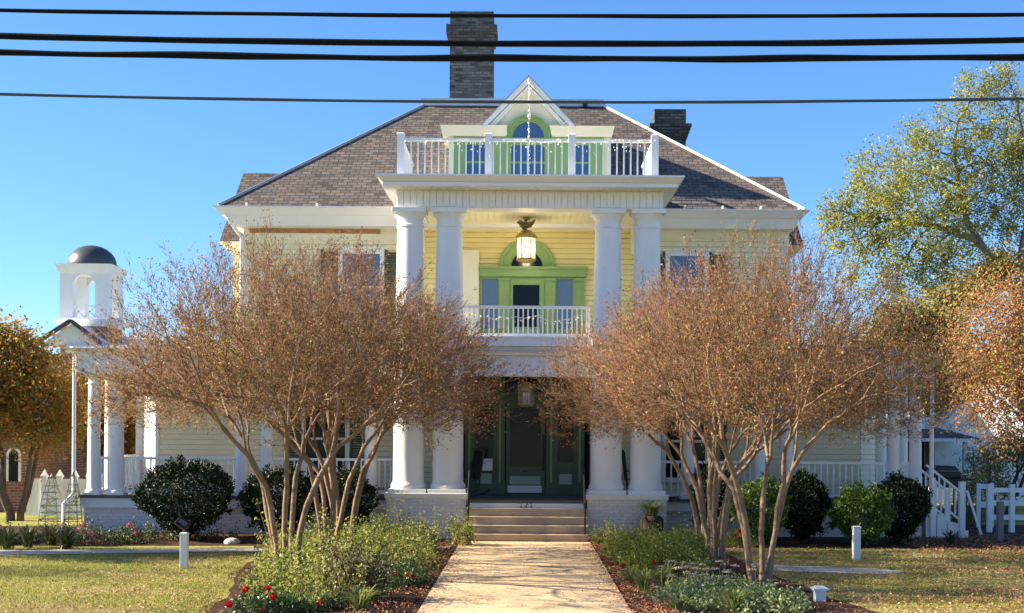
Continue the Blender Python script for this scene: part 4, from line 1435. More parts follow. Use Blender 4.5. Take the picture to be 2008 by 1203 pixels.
def blob_tree(name, base, blobs, n_pts, label, cat, bark, leaf, seed, rtip, lf, k, group=None, trunk_h=None, stems=1, squash=1.0, power=0.5, clump=0.28, frac=0.33, dirb=(0, 0, 0.3)):
    """blobs: (x,y,z,r) balls filled with branch ends; leaves in clumps round each end"""
    rng = np.random.default_rng(seed)
    t = thing(name, base, label, cat, group)
    vol = np.array([b[3] ** 2.4 for b in blobs])
    cnt = (n_pts * vol / vol.sum()).astype(int)
    P_ = []
    for b, c_ in zip(blobs, cnt):
        d = unit(rng.normal(size=(c_, 3)))
        r = b[3] * rng.random((c_, 1)) ** 0.42
        q = d * r
        q[:, 1] *= squash
        P_.append(q + np.array(b[:3]))
    pts = np.concatenate(P_)
    base = np.array(base, float)
    cen = pts.mean(0)
    lines, ends = [], []
    lo = pts[:, 2].min()
    trunk_h = trunk_h or max(0.8, (lo - base[2]) * 0.8)
    if stems == 1:
        grp = [np.arange(len(pts))]
    else:
        a = np.arctan2(pts[:, 1] - base[1], pts[:, 0] - base[0])
        s_ = ((a + PI) / (2 * PI) * stems).astype(int) % stems
        grp = [np.where(s_ == i)[0] for i in range(stems)]
        grp = [g_ for g_ in grp if len(g_)]
    for g_ in grp:
        c_ = pts[g_].mean(0)
        o = c_ - base
        o[2] = 0
        o /= max(0.3, np.linalg.norm(o))
        b0 = base + (o * 0.15 if stems > 1 else 0)
        top = b0 + np.array([0, 0, trunk_h]) + o * trunk_h * (0.22 if stems > 1 else 0.08)
        m_ = (b0 + top) / 2 + rng.normal(size=3) * 0.03 * trunk_h
        r0 = rtip * len(g_) ** power
        lines.append((np.array([b0 - [0, 0, 0.2], b0 + [0, 0, 0.2], m_, top]), np.array([1.5, 1.25, 1.08, 1.0]) * r0))
        d0 = (top - m_) / np.linalg.norm(top - m_)
        l, e = grow(top, d0, pts[g_], rtip, rng, power, frac, 0.1, 0.5)
        lines += l
        ends += e
    V, Q = poly_tubes(lines, lambda r: 10 if r > 0.08 else (6 if r > 0.025 else 4))
    fast_mesh('trunk', V, [Q], t, (bark,), smooth=True)
    E = np.array([e[0] for e in ends])
    D = np.array([e[1] for e in ends])
    kk = np.maximum(1, rng.poisson(k, len(E)))
    C = np.repeat(E, kk, 0)
    DD = np.repeat(D, kk, 0)
    C = C + rng.normal(size=C.shape) * clump - DD * rng.uniform(0, clump * 1.5, (len(C), 1))
    dr_ = rng.normal(size=C.shape) + DD * 0.5 + np.array([0, 0, -0.3])
    V, T = leaf_arrays(C, dr_, rng.uniform(lf * 0.6, lf * 1.25, len(C)), rng.uniform(lf * 0.35, lf * 0.7, len(C)), rng)
    fast_mesh('crown', V, [T], t, (leaf,))
    return t


def pblob(px, py, d, rp):
    p = P(px, py, d)
    return (p.x, p.y, p.z, rp * d / F)


# tall tree at the right
d = 50
bl = [pblob(1925, 205, d, 75), pblob(1960, 150, d, 45), pblob(1830, 290, d, 85), pblob(1745, 345, d + 1, 85), pblob(1700, 420, d, 85), pblob(1640, 425, d, 50), pblob(1800, 430, d - 1, 110),
      pblob(1700, 500, d, 85), pblob(1800, 540, d, 85), pblob(1920, 330, d, 95), pblob(2010, 250, d + 1, 80), pblob(2060, 380, d, 120), pblob(1900, 450, d + 1, 70), pblob(2140, 300, d, 130), pblob(2200, 480, d, 110), pblob(1860, 520, d, 60)]
b0 = P(2010, 1000, d)
blob_tree('tall_tree', (b0.x, d, 0), [(b[0], b[1], b[2], b[3] * 1.0) for b in bl + [pblob(1960, 330, d, 60), pblob(1900, 400, d, 60), pblob(1985, 430, d, 55), pblob(1990, 520, d, 50)]], 2500, 'tall loose tree with yellow green leaves rising behind the right end of the house', 'tree', 'bark_grey', 'tall_leaves', 101, 0.0056, 0.12, 24, trunk_h=4.4, squash=0.75, clump=0.16, power=0.5)
# dogwood at the right edge
d = 27.5
bl = [pblob(1975, 610, d, 85), pblob(2010, 690, d, 95), pblob(1925, 690, d, 62), pblob(1960, 770, d, 70), pblob(1890, 745, d, 38), pblob(2080, 620, d, 110), pblob(1890, 625, d, 30), pblob(2100, 740, d, 110), pblob(2000, 830, d, 42), pblob(1905, 800, d, 42), pblob(1955, 860, d, 40), pblob(1880, 690, d + 1, 40)]
b0 = P(2090, 1000, d)
blob_tree('dogwood_tree', (b0.x, d, 0), bl, 1000, 'orange and pink leaved dogwood filling the right edge above the white fence', 'tree', 'bark_grey', 'dogwood_leaves', 102, 0.004, 0.075, 25, trunk_h=1.4, stems=3, clump=0.24)
# brown green trees behind the right wing
d = 46
bl = [pblob(1840, 660, d, 60), pblob(1760, 650, d, 60), pblob(1800, 740, d, 75), pblob(1870, 740, d, 65), pblob(1720, 700, d, 55), pblob(1850, 600, d + 2, 40), pblob(1910, 570, d + 2, 45), pblob(1960, 530, d + 2, 40)]
b0 = P(1810, 950, d)
blob_tree('background_tree', (b0.x, d, 0), bl, 850, 'dense brown green tree behind the right end of the porch roof', 'tree', 'bark_dark', 'brown_green_leaves', 103, 0.007, 0.15, 40, trunk_h=1.6, clump=0.26)
d = 58
bl = [pblob(1780, 800, d, 60), pblob(1700, 790, d, 70), pblob(1860, 800, d, 50), pblob(1960, 760, d, 80), pblob(2060, 760, d, 80)]
b0 = P(1800, 950, d)
blob_tree('background_tree', (b0.x, d, 0), bl, 380, 'low green trees seen through the right porch columns beyond the shed', 'tree', 'bark_dark', 'tall_leaves', 104, 0.008, 0.24, 36, trunk_h=1.5, clump=0.34)
d = 38
bl = [pblob(1930, 905, d, 42), pblob(1985, 880, d, 48), pblob(1900, 945, d, 28), pblob(2040, 900, d, 50), pblob(1960, 960, d, 35)]
b0 = P(1965, 1000, d)
blob_tree('background_shrub', (b0.x, d, 0), bl, 330, 'loose brown green shrub behind the white board fence at the right edge', 'shrub', 'bark_dark', 'brown_green_leaves', 107, 0.006, 0.085, 22, trunk_h=0.5, stems=4, clump=0.14)
# orange crape myrtles at the left edge
d = 35
bl = [pblob(50, 720, d, 75), pblob(110, 770, d, 70), pblob(10, 790, d, 80), pblob(70, 850, d, 60), pblob(0, 680, d, 55), pblob(-70, 750, d, 110), pblob(135, 850, d, 38), pblob(20, 645, d, 28)]
b0 = P(30, 1030, d)
blob_tree('autumn_tree', (b0.x, d, 0), bl, 640, 'orange and green autumn tree at the left edge in front of the brick building', 'tree', 'bark_dark', 'orange_leaves', 105, 0.0055, 0.11, 40, trunk_h=1.5, stems=4, clump=0.2)
d = 42
bl = [pblob(200, 800, d, 70), pblob(150, 780, d, 50), pblob(260, 800, d, 60), pblob(220, 880, d, 50)]
b0 = P(215, 1000, d)
blob_tree('autumn_tree', (b0.x, d, 0), bl, 420, 'dark orange tree seen between the left porch columns', 'tree', 'bark_dark', 'orange_leaves', 106, 0.006, 0.14, 36, trunk_h=1.4, stems=3, clump=0.22)
# neighbours' trees out of frame on the left: they throw the long shadows over lawn and bed
for i, (x, y, h, r, n_, sd_, k_) in enumerate(((-20.5, 29.3, 3.9, 2.2, 420, 201, 26), (-19.0, 26.1, 6.0, 1.7, 330, 202, 26), (-27.0, 23.2, 9.0, 1.5, 120, 203, 10), (-23.0, 18.0, 5.2, 1.3, 120, 204, 10))):
    rb = random.Random(sd_)
    bl = [(x + rb.uniform(-r, r) * 0.6, y + rb.uniform(-r, r) * 0.45, h + rb.uniform(-0.35, 0.4) * h * 0.5, r * rb.uniform(0.45, 0.7)) for _ in range(6)]
    blob_tree('yard_tree', (x, y, 0), bl, n_, ['low dense tree left of the porch, outside the view', 'thin tree by the cross walk, outside the view', 'tall thin tree left of the lawn, outside the view', 'small thin tree nearest the street, outside the view'][i], 'tree', 'bark_dark', 'orange_leaves', sd_, 0.009, 0.11, k_, trunk_h=1.6, clump=0.22)


# ------------------------------------------------------------------ clipped bushes
def bush(px0, px1, pytop, d, label, leaf, seed, n=9000, group='clipped camellia bushes along the porch', depth=1.0, lit=None, lf=0.075):
    rng = np.random.default_rng(seed)
    a, b = P(px0, 1000, d).x, P(px1, 1000, d).x
    cx, rx = (a + b) / 2, (b - a) / 2
    zt = P((px0 + px1) / 2, pytop, d).z
    t = thing('camellia_bush', (cx, d, 0), label, 'bush', group)
    dirs = unit(rng.normal(size=(n, 3)))
    ph = rng.uniform(0, 6.28, 6)
    lump = 1 + 0.07 * np.sin(dirs[:, 0] * 5 + ph[0]) * np.sin(dirs[:, 2] * 6 + ph[1]) + 0.05 * np.sin(dirs[:, 1] * 9 + ph[2] + dirs[:, 0] * 4)
    rr = lump * (1 - 0.33 * rng.random(n) ** 2.2)
    zc_ = zt * 0.54
    C = np.stack([cx + dirs[:, 0] * rx * rr, d + dirs[:, 1] * rx * depth * rr, zc_ + dirs[:, 2] * zt * 0.45 * rr], 1)
    sh_ = np.clip((C[:, 2] - 0.1) / (0.45 * zt), 0.45, 1)
    C[:, 0] = cx + (C[:, 0] - cx) * (0.55 + 0.45 * sh_)
    nsh = n // 14
    for k in range(22):
        v_ = unit(rng.normal(size=(1, 3)) + np.array([[0, 0, 0.5]]))[0]
        q0 = np.array([cx + v_[0] * rx * 0.9, d + v_[1] * rx * depth * 0.9, zc_ + v_[2] * zt * 0.42])
        ii = rng.integers(0, n, nsh // 9)
        C[ii] = q0 + v_ * rng.random((len(ii), 1)) * rng.uniform(0.08, 0.24) + rng.normal(size=(len(ii), 3)) * 0.035
    C += rng.normal(size=C.shape) * 0.02
    dr_ = dirs * 0.7 + rng.normal(size=C.shape) * 0.75 + np.array([0, 0, 0.35])
    V, T = leaf_arrays(C, dr_, rng.uniform(lf * 0.7, lf * 1.25, n), rng.uniform(lf * 0.4, lf * 0.62, n), rng, 0.15)
    fast_mesh('foliage', V, [T], t, (leaf,))
    lines = []
    for k in range(9):
        a_ = rng.uniform(0, 2 * PI)
        e = np.array([cx + math.cos(a_) * rx * 0.6, d + math.sin(a_) * rx * 0.6, zt * rng.uniform(0.5, 0.85)])
        s0 = np.array([cx + math.cos(a_) * 0.07, d + math.sin(a_) * 0.07, -0.05])
        lines.append((np.array([s0, (s0 * 0.6 + e * 0.4) + [0, 0, 0.05], e]), np.array([0.035, 0.025, 0.01])))
    V, Q = poly_tubes(lines, lambda r: 6)
    fast_mesh('stem', V, [Q], t, ('bark_dark',), smooth=True)
    return t


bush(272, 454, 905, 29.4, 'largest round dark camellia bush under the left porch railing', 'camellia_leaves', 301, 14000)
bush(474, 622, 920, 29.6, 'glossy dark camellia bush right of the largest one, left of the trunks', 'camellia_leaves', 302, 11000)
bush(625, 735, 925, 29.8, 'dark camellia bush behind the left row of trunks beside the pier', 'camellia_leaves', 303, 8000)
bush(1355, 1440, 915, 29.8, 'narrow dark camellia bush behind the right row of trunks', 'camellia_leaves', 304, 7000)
bush(1438, 1545, 942, 28.9, 'sunlit green camellia bush touching the nearest right trunks', 'camellia_sunlit', 305, 8000)
bush(1524, 1622, 930, 29.5, 'oval black green camellia bush between the two sunlit green ones', 'camellia_leaves', 306, 9000, depth=1.1)
bush(1630, 1750, 958, 28.9, 'low sunlit green camellia bush behind the plain white post', 'camellia_sunlit', 307, 9000)
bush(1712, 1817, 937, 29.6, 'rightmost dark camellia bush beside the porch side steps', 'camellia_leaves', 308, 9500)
# ------------------------------------------------------------------ neighbours
# church with cupola
D0 = 72
ch = thing('church', (-24, D0, 0), 'red brick church with white cupola, grey dome and pediment, left behind the house', 'church')
p0, p1 = P(114, 640, D0), P(213, 640, D0)
cx, wd = (p0.x + p1.x) / 2, (p1.x - p0.x)
Z = lambda py: P(178, py, D0).z
yc = D0 + wd / 2
hw = wd / 2
MB().box(cx - hw * 0.93, cx + hw * 0.93, yc - hw * 0.93, yc + hw * 0.93, 4, Z(640)).build('tower', 'red_brick', ch, uv=True)
m = MB()
m.loft((cx - hw * 0.95, cx + hw * 0.95, yc - hw * 0.95, yc + hw * 0.95), Z(640), (cx - hw * 1.2, cx + hw * 1.2, yc - hw * 1.2, yc + hw * 1.2), Z(627))
m.box(cx - hw, cx + hw, yc - hw, yc + hw, Z(627), Z(622))
m.loft((cx - hw * 1.0, cx + hw * 1.0, yc - hw * 1.0, yc + hw * 1.0), Z(535), (cx - hw * 1.12, cx + hw * 1.12, yc - hw * 1.12, yc + hw * 1.12), Z(518))
each(m, 'cupola_cornice', 'church_white', ch)
m = MB()
pw = hw * 0.52
zA, zS, zB = Z(530), Z(560), Z(622)
for sx in (-1, 1):
    for sy in (-1, 1):
        x0, x1 = sorted((cx + sx * hw * 0.96, cx + sx * (hw * 0.96 - pw)))
        y0, y1 = sorted((yc + sy * hw * 0.96, yc + sy * (hw * 0.96 - pw)))
        m.box(x0, x1, y0, y1, zB, zA)
ar = hw * 0.96 - pw
for yy in (yc - hw * 0.96, yc + hw * 0.96 - 0.3):
    outl = [(cx + ar, zS)] + [(cx + ar * math.cos(t), zS + ar * math.sin(t)) for t in np.linspace(0.1, PI - 0.1, 16)] + [(cx - ar, zS), (cx - ar, zA), (cx + ar, zA)]
    m.prism(outl[::-1], yy + 0.01, yy + 0.29)
m.box(cx - hw * 0.95, cx + hw * 0.95, yc - hw * 0.95, yc + hw * 0.95, Z(534), Z(531))
m.build('cupola', 'church_white', ch)
m = MB()
for yy in (yc - hw * 0.9,):
    m.bar((cx - ar, yy, Z(600)), (cx + ar, yy, Z(600)), 0.08, 0.08)
    m.bar((cx - ar, yy, Z(600)), (cx, yy, Z(622)), 0.06, 0.06)
    m.bar((cx, yy, Z(600)), (cx - ar, yy, Z(622)), 0.06, 0.06)
    m.bar((cx, yy, Z(600)), (cx + ar, yy, Z(622)), 0.06, 0.06)
    m.bar((cx + ar, yy, Z(600)), (cx, yy, Z(622)), 0.06, 0.06)
m.build('cupola_railing', 'church_white', ch)
prof = [(hw * 1.02, Z(519)), (hw * 1.02, Z(514))]
for k in range(13):
    a = k / 12 * PI / 2
    prof.append((max(0.02, hw * 0.96 * math.cos(a)), Z(514) + (Z(475) - Z(514)) * math.sin(a)))
MB().lathe(cx, yc, prof, 32).build('dome', 'dome_grey', ch, smooth=True)
pm = P(125, 660, D0 - 3)
m = MB()
pr = [(P(84, 690, D0 - 3).x, Z(684)), (P(188, 690, D0 - 3).x, Z(684)), (P(188, 690, D0 - 3).x, Z(682)), (P(140, 646, D0 - 3).x, Z(644)), (P(84, 690, D0 - 3).x, Z(682))]
m.prism(pr, D0 - 3, D0 + 12)
m.build('pediment', 'church_white', ch)
m = MB()
apx, apz = P(140, 646, D0 - 3).x, Z(644)
for q in ((pr[0][0] - 0.3, pr[0][1]), (pr[1][0] + 0.3, pr[1][1])):
    m.bar((q[0], D0 - 3.1, q[1] + 0.1), (apx, D0 - 3.1, apz + 0.15), 0.4, 0.16)
m.build('roof_edge', 'dark_roof', ch)
m = MB().box(P(130, 700, D0 - 3).x, P(330, 700, D0 - 3).x, D0 - 3.2, D0 + 12, Z(700), Z(684.5))
m.build('entablature', 'church_white', ch)
MB().box(P(40, 700, D0 - 3).x, P(420, 700, D0 - 3).x, D0 - 2.6, D0 + 14, 0, Z(700.5)).build('wall', 'red_brick', ch, uv=True)

# brick annex at the far left
bx1 = P(54, 900, 39).x
an = thing('brick_building', (bx1 - 5, 39, 0), 'low dark red brick building behind the autumn tree at the left edge', 'building')
MB().box(bx1 - 12, bx1, 39, 46, 0, 3.2).build('wall', 'red_brick', an, uv=True)
MB().loft((bx1 - 12.3, bx1 + 0.3, 38.7, 46.3), 3.2, (bx1 - 12, bx1 - 3, 41.5, 43), 4.6).build('roof', 'dark_roof', an)
wx = P(28, 890, 39).x
m = MB().arch(wx, 1.7, 0.15, 0.21, 38.93, 38.995, 14)
m.box(wx - 0.21, wx - 0.15, 38.93, 38.995, 0.9, 1.7)
m.box(wx + 0.15, wx + 0.21, 38.93, 38.995, 0.9, 1.7)
fo_ = m.build('window', 'church_white', an)
MB().prism([(wx + 0.15, 0.9)] + [(wx + 0.15 * math.cos(t), 1.7 + 0.15 * math.sin(t)) for t in np.linspace(0, PI, 13)] + [(wx - 0.15, 0.9)], 38.96, 38.99).build('pane', 'glass_dark', fo_)

# white vinyl fence at the left
d = 36.5
fx0, fx1 = P(52, 1000, d).x, P(240, 1000, d).x
fn = thing('vinyl_fence', ((fx0 + fx1) / 2, d, 0), 'white vinyl panel fence behind the trellises at the left', 'fence')
m = MB()
zt = P(110, 945, d).z
x = fx0
while x < fx1:
    m.box(x, x + 0.148, d, d + 0.03, 0.05, zt)
    x += 0.152
m.box(fx0, fx1, d - 0.02, d + 0.05, zt, zt + 0.08)
m.build('panel', 'fence_white', fn)
for px in (87, 117, 147, 175, 205):
    q = P(px, 1000, d).x
    m = MB().box(q - 0.065, q + 0.065, d - 0.07, d + 0.06, 0, zt + 0.13)
    m.loft((q - 0.09, q + 0.09, d - 0.095, d + 0.085), zt + 0.13, (q - 0.09, q + 0.09, d - 0.095, d + 0.085), zt + 0.17)
    m.loft((q - 0.08, q + 0.08, d - 0.085, d + 0.075), zt + 0.17, (q - 0.01, q + 0.01, d - 0.01, d + 0.01), zt + 0.34)
    m.build('post', 'fence_white', fn)


def trellis(px, w_, h, d, label, seed):
    x = P(px, 1000, d).x
    t = thing('garden_trellis', (x, d, 0), label, 'trellis', 'wire obelisk trellises by the white fence')
    m = MB()
    for sx in (-1, 1):
        for sy in (-1, 1):
            m.tube([(x + sx * w_ / 2, d + sy * w_ / 2, 0), (x + sx * w_ * 0.36, d + sy * w_ * 0.36, h * 0.6), (x + sx * w_ * 0.12, d + sy * w_ * 0.12, h)], 0.011, 5)
    for k in range(7):
        z = h * (0.12 + 0.125 * k)
        r_ = w_ / 2 * (1 - 0.45 * z / h)
        c4 = [(x - r_, d - r_, z), (x + r_, d - r_, z), (x + r_, d + r_, z), (x - r_, d + r_, z), (x - r_, d - r_, z)]
        m.tube(c4, 0.008, 4)
        if k < 6:
            z2 = h * (0.12 + 0.125 * (k + 1))
            r2 = w_ / 2 * (1 - 0.45 * z2 / h)
            m.tube([(x - r_, d - r_, z), (x + r2, d - r2, z2)] if k % 2 else [(x + r_, d - r_, z), (x - r2, d - r2, z2)], 0.006, 4)
    m.lathe(x, d, [(0.03, h), (0.05, h + 0.05), (0.01, h + 0.12)], 8)
    m.build('frame', 'grey_metal', t)
    rng = np.random.default_rng(seed)
    n_ = 130
    z = rng.uniform(0.1, h * 0.95, n_)
    a_ = z * 7 + rng.normal(size=n_) * 0.3
    r_ = w_ * 0.45 * (1 - 0.45 * z / h)
    C = np.stack([x + r_ * np.cos(a_), d + r_ * np.sin(a_), z], 1) + rng.normal(size=(n_, 3)) * 0.03
    V, T = leaf_arrays(C, rng.normal(size=C.shape), rng.uniform(0.04, 0.08, n_), rng.uniform(0.02, 0.04, n_), rng)
    fast_mesh('vine', V, [T], t, ('bed_leaves_dark',))


trellis(101, 0.5, 1.28, 31.2, 'wide grey wire trellis standing before the white fence', 401)
trellis(143, 0.36, 1.34, 31.0, 'narrow vine covered wire trellis beside the left porch downspout', 402)

# neighbour's white gabled house and shed on the right
d = 48
hx0, hx1 = P(1835, 900, d).x, P(2200, 900, d).x
wh = thing('white_house', ((hx0 + hx1) / 2, d, 0), 'white gabled cottage lit by the sun behind the shed at the right', 'house')
m = MB()
gx, gz = P(1890, 790, d).x, P(1890, 788, d).z
ez = P(1840, 850, d).z
ex0, ex1 = P(1828, 850, d).x, P(1958, 850, d).x
# the gable end faces left, towards the sun
yr, ye = d + 3.2, d
m.add([(ex0, d, 0), (ex0, d + 6.4, 0), (ex0, d + 6.4, ez), (ex0, yr, gz + 0.6), (ex0, d, ez)], [(0, 4, 3, 2, 1)])
m.siding((ex0, d), (hx1, d), 0, ez)
m.build('wall', 'church_white', wh)
m = MB()
m.add([(ex0 - 0.3, d - 0.4, ez - 0.2), (hx1, d - 0.4, ez - 0.2), (hx1, yr, gz + 0.75), (ex0 - 0.3, yr, gz + 0.75), (ex0 - 0.3, d + 6.8, ez - 0.2), (hx1, d + 6.8, ez - 0.2)], [(0, 1, 2, 3), (3, 2, 5, 4)])
m.build('roof', 'church_white', wh)
# tent-like white gable facing the street
MB().prism([(P(1832, 915, 44).x, 1.35), (P(1962, 915, 44).x, 1.35), (P(1962, 915, 44).x, 2.2), (P(1900, 790, 44).x, P(1900, 789, 44).z), (P(1832, 850, 44).x, 2.45)], 44, 47.9).build('gable', 'church_white', wh)

# shed with hipped roof and dark open front
d = 42
q0, q1 = P(1700, 900, d).x, P(1880, 900, d).x
shd = thing('garden_shed', ((q0 + q1) / 2, d, 0), 'grey hipped roof shed with dark open front behind the side steps', 'shed')
zr = P(1860, 862, d).z
MB().loft((q0, P(1908, 860, d).x, d - 1.2, d + 3.5), zr, (q0, P(1842, 845, d).x, d + 0.8, d + 1.5), P(1840, 836, d).z).build('roof', 'dark_roof', shd)
box('fascia', 'church_white', shd, q0, P(1908, 860, d).x + 0.04, d - 1.25, d - 1.202, zr - 0.07, zr + 0.03)
MB().siding((q0, d + 0.4), (P(1832, 860, d).x, d + 0.4), zr + 0.05, P(1740, 818, d).z, 0.14).build('upper_wall', 'church_white', shd)
box('back_wall', 'dark_interior', shd, q0, q1 - 0.2, d + 3.0, d + 3.2, 0, zr)
box('side_wall', 'red_brick', shd, q0, q0 + 0.2, d - 1, d + 3.0, 0, zr - 0.02, uv=True)
for px in (1873,):
    x = P(px, 900, d).x
    box('post', 'church_white', shd, x - 0.06, x + 0.06, d - 1.0, d - 0.88, 0, zr - 0.01)
box('floor', 'dark_interior', shd, q0 + 0.21, q1 - 0.2, d - 1.1, d + 2.99, 0.01, 0.06)

# barbecue
d = 36
x = P(1850, 920, d).x
gl = thing('barbecue_grill', (x, d, 0), 'black lidded barbecue grill under the shed roof behind the side steps', 'grill')
z0 = P(1850, 938, d).z
m = MB().prism([(x - 0.42, z0), (x + 0.42, z0), (x + 0.42, z0 + 0.12), (x + 0.25, z0 + 0.34), (x - 0.25, z0 + 0.36), (x - 0.42, z0 + 0.14)], d - 0.3, d + 0.3)
m.build('lid', 'grill_black', gl, bevel=0.04)
MB().tube([(x - 0.3, d - 0.36, z0 + 0.2), (x + 0.3, d - 0.36, z0 + 0.2)], 0.018, 8).build('handle', 'grey_metal', gl)
box('firebox', 'grill_black', gl, x - 0.42, x + 0.42, d - 0.29, d + 0.29, z0 - 0.25, z0 - 0.002)
box('side_shelf', 'grill_black', gl, x + 0.425, x + 0.78, d - 0.25, d + 0.25, z0 - 0.04, z0)
box('side_shelf', 'grill_black', gl, x - 0.78, x - 0.425, d - 0.25, d + 0.25, z0 - 0.04, z0)
for sx in (-0.38, 0.38):
    for sy in (-0.24, 0.24):
        box('leg', 'grill_black', gl, x + sx - 0.025, x + sx + 0.025, d + sy - 0.025, d + sy + 0.025, 0, z0 - 0.25)

# white board gate and fence at the right edge
d = 33.2
wf = thing('board_fence', (P(1975, 1030, d).x, d, 0), 'white board fence with wide rails at the right edge', 'fence')
fx0, fx1 = P(1938, 1000, d).x, P(2100, 1000, d).x
for px in (1940, 1984, 2030, 2075):
    x = P(px, 1000, d).x
    box('post', 'fence_white', wf, x - 0.065, x + 0.065, d - 0.06, d + 0.06, 0, P(px, 950, d).z, bevel=0.01)
for pa, pb_ in ((957, 966), (982, 992), (1010, 1020)):
    m = MB().box(fx0, fx1, d - 0.03, d + 0.03, P(1970, pb_, d).z, P(1970, pa, d).z)
    m.build('rail', 'fence_white', wf)
w2 = thing('board_fence', (P(1935, 1030, 35).x, 35, 0), 'shaded white board fence running behind the dogwood trunks', 'fence')
for pa, pb_ in ((950, 959), (985, 996)):
    MB().box(P(1915, 1000, 35).x, P(1945, 1000, 35).x, 34.97, 35.03, P(1935, pb_, 35).z, P(1935, pa, 35).z).build('rail', 'fence_white', w2)
for px in (1917, 1943):
    x = P(px, 1000, 35).x
    box('post', 'fence_white', w2, x - 0.05, x + 0.05, 34.9, 34.968, 0, P(1935, 948, 35).z)
x = P(1886, 1000, 32.2).x
gpst = thing('gate_post', (x, 32.2, 0), 'single square white gate post right of the side steps', 'post')
m = MB().box(x - 0.07, x + 0.07, 32.13, 32.27, 0, P(1886, 945, 32.2).z)
m.build('shaft', 'fence_white', gpst)
m = MB().bar((x + 0.09, 32.1, P(1886, 962, 32.2).z), (x + 0.42, 32.0, 0.02), 0.05, 0.05)
m.build('brace', 'fence_white', gpst)
x = P(1961, 1000, 30.6).x
gp2 = MB().box(x - 0.07, x + 0.07, 30.53, 30.67, 0, P(1961, 984, 30.6).z)
tag(gp2.build('utility_post', 'grey_metal', None, bevel=0.015), 'short grey square post in front of the white board fence', 'post')

# ------------------------------------------------------------------ garden lights and posts
def post(px, pyb, pyt, wpx, label, name='garden_post', cap=False):
    d = F * CZ / (pyb - VY - (px - VX) * math.sin(ROLL))
    q = P(px, pyb, d)
    w_ = wpx * d / F / 2
    zt = P(px, pyt, d).z
    t = thing(name, (q.x, d, 0), label, 'post')
    m = MB().box(q.x - w_, q.x + w_, d - w_, d + w_, -0.1, zt)
    m.build('shaft', 'post_white', t, bevel=0.008)
    m = MB()
    e = 0.035 if cap else 0.008
    m.loft((q.x - w_ - e, q.x + w_ + e, d - w_ - e, d + w_ + e), zt, (q.x - w_ - e, q.x + w_ + e, d - w_ - e, d + w_ + e), zt + 0.03)
    m.loft((q.x - w_ - e, q.x + w_ + e, d - w_ - e, d + w_ + e), zt + 0.03, (q.x - w_ * 0.6, q.x + w_ * 0.6, d - w_ * 0.6, d + w_ * 0.6), zt + (0.06 if cap else 0.045))
    m.build('cap', 'post_white', t)
    return t, q, d, zt


t, q, d, zt = post(361, 1114, 1049, 14, 'white square post carrying a black floodlight on the left lawn', 'floodlight_post')
fl_ = MB()
fl_.tube([(q.x, d, zt + 0.03), (q.x, d, zt + 0.10)], 0.025, 8)
fl_.tube([(q.x - 0.04, d + 0.04, zt + 0.10), (q.x - 0.02, d, zt + 0.16)], 0.02, 8)
ft = thing('floodlight', (q.x, d, zt + 0.05), 'black floodlight with pale lens tilted on the left white post', 'floodlight')
fl_.build('bracket', 'black_iron', ft)
u_ = Vector((0.85, -0.1, -0.5)).normalized()
nn = Vector((0.35, -0.75, 0.55)).normalized()
vv = nn.cross(u_).normalized()
u_ = vv.cross(nn)
c0 = Vector((q.x - 0.03, d - 0.01, zt + 0.20))


def obox(c, a, b, n, la, lb, ln):
    m = MB()
    vs = [c + a * sa * la + b * sb * lb + n * sn * ln for sn in (-1, 1) for sa, sb in ((-1, -1), (1, -1), (1, 1), (-1, 1))]
    m.add(vs, [(3, 2, 1, 0), (4, 5, 6, 7), (0, 1, 5, 4), (1, 2, 6, 5), (2, 3, 7, 6), (3, 0, 4, 7)])
    return m


obox(c0, u_, vv, nn, 0.12, 0.095, 0.035).build('housing', 'black_iron', ft, bevel=0.015)
obox(c0 + nn * 0.037, u_, vv, nn, 0.075, 0.045, 0.004).build('lens', 'lamp_lens', ft)
post(1679, 1099, 1036, 14, 'plain white square post on the right lawn in front of the bushes')
post(1607, 1179, 1157, 21, 'short white box post with flared cap at the edge of the right mulch', 'box_light', True)
post(1411, 1092, 1081, 9, 'small white capped post among the right row of trunks', 'box_light', True)
post(1494, 1131, 1108, 9, 'thin white stake behind the nearest right trunks')
ro = MB()
rng = random.Random(2)
q = P(455, 1070, 28.2)
ro.lathe(q.x, 28.2, [(0.16, -0.02), (0.2, 0.05), (0.13, 0.12), (0.03, 0.14)], 7)
tag(ro.build('garden_rock', 'stone_pale', None, bevel=0.03), 'pale rock in the dark mulch between the two left bushes', 'rock')


# ------------------------------------------------------------------ planting
def strap_arrays(x, y, n, h, spread, rng, wd=0.022, z0=0.0):
    """arching strap leaves, three segments"""
    a = rng.uniform(0, 2 * PI, n)
    o = np.stack([np.cos(a), np.sin(a), np.zeros(n)], 1)
    s_ = np.stack([-np.sin(a), np.cos(a), np.zeros(n)], 1)
    hh = h * rng.uniform(0.6, 1.1, n)
    sp = spread * rng.uniform(0.3, 1.1, n)
    b = np.stack([x + rng.normal(size=n) * 0.04, y + rng.normal(size=n) * 0.04, np.full(n, z0)], 1)
    rows = []
    for tt, wz in ((0, 0.8), (0.35, 1.0), (0.7, 0.8), (1.0, 0.05)):
        r_ = sp * tt ** 1.4
        z = hh * (2.1 * tt - 1.25 * tt * tt)
        c = b + o * r_[:, None] + np.array([0, 0, 1.0]) * z[:, None]
        rows += [c - s_ * wd * wz / 2, c + s_ * wd * wz / 2]
    V = np.stack(rows, 1).reshape(-1, 3)
    k = np.arange(n)[:, None] * 8
    Q = np.concatenate([k + np.array([[2 * i, 2 * i + 1, 2 * i + 3, 2 * i + 2]]) for i in range(3)], 0)
    return V, Q


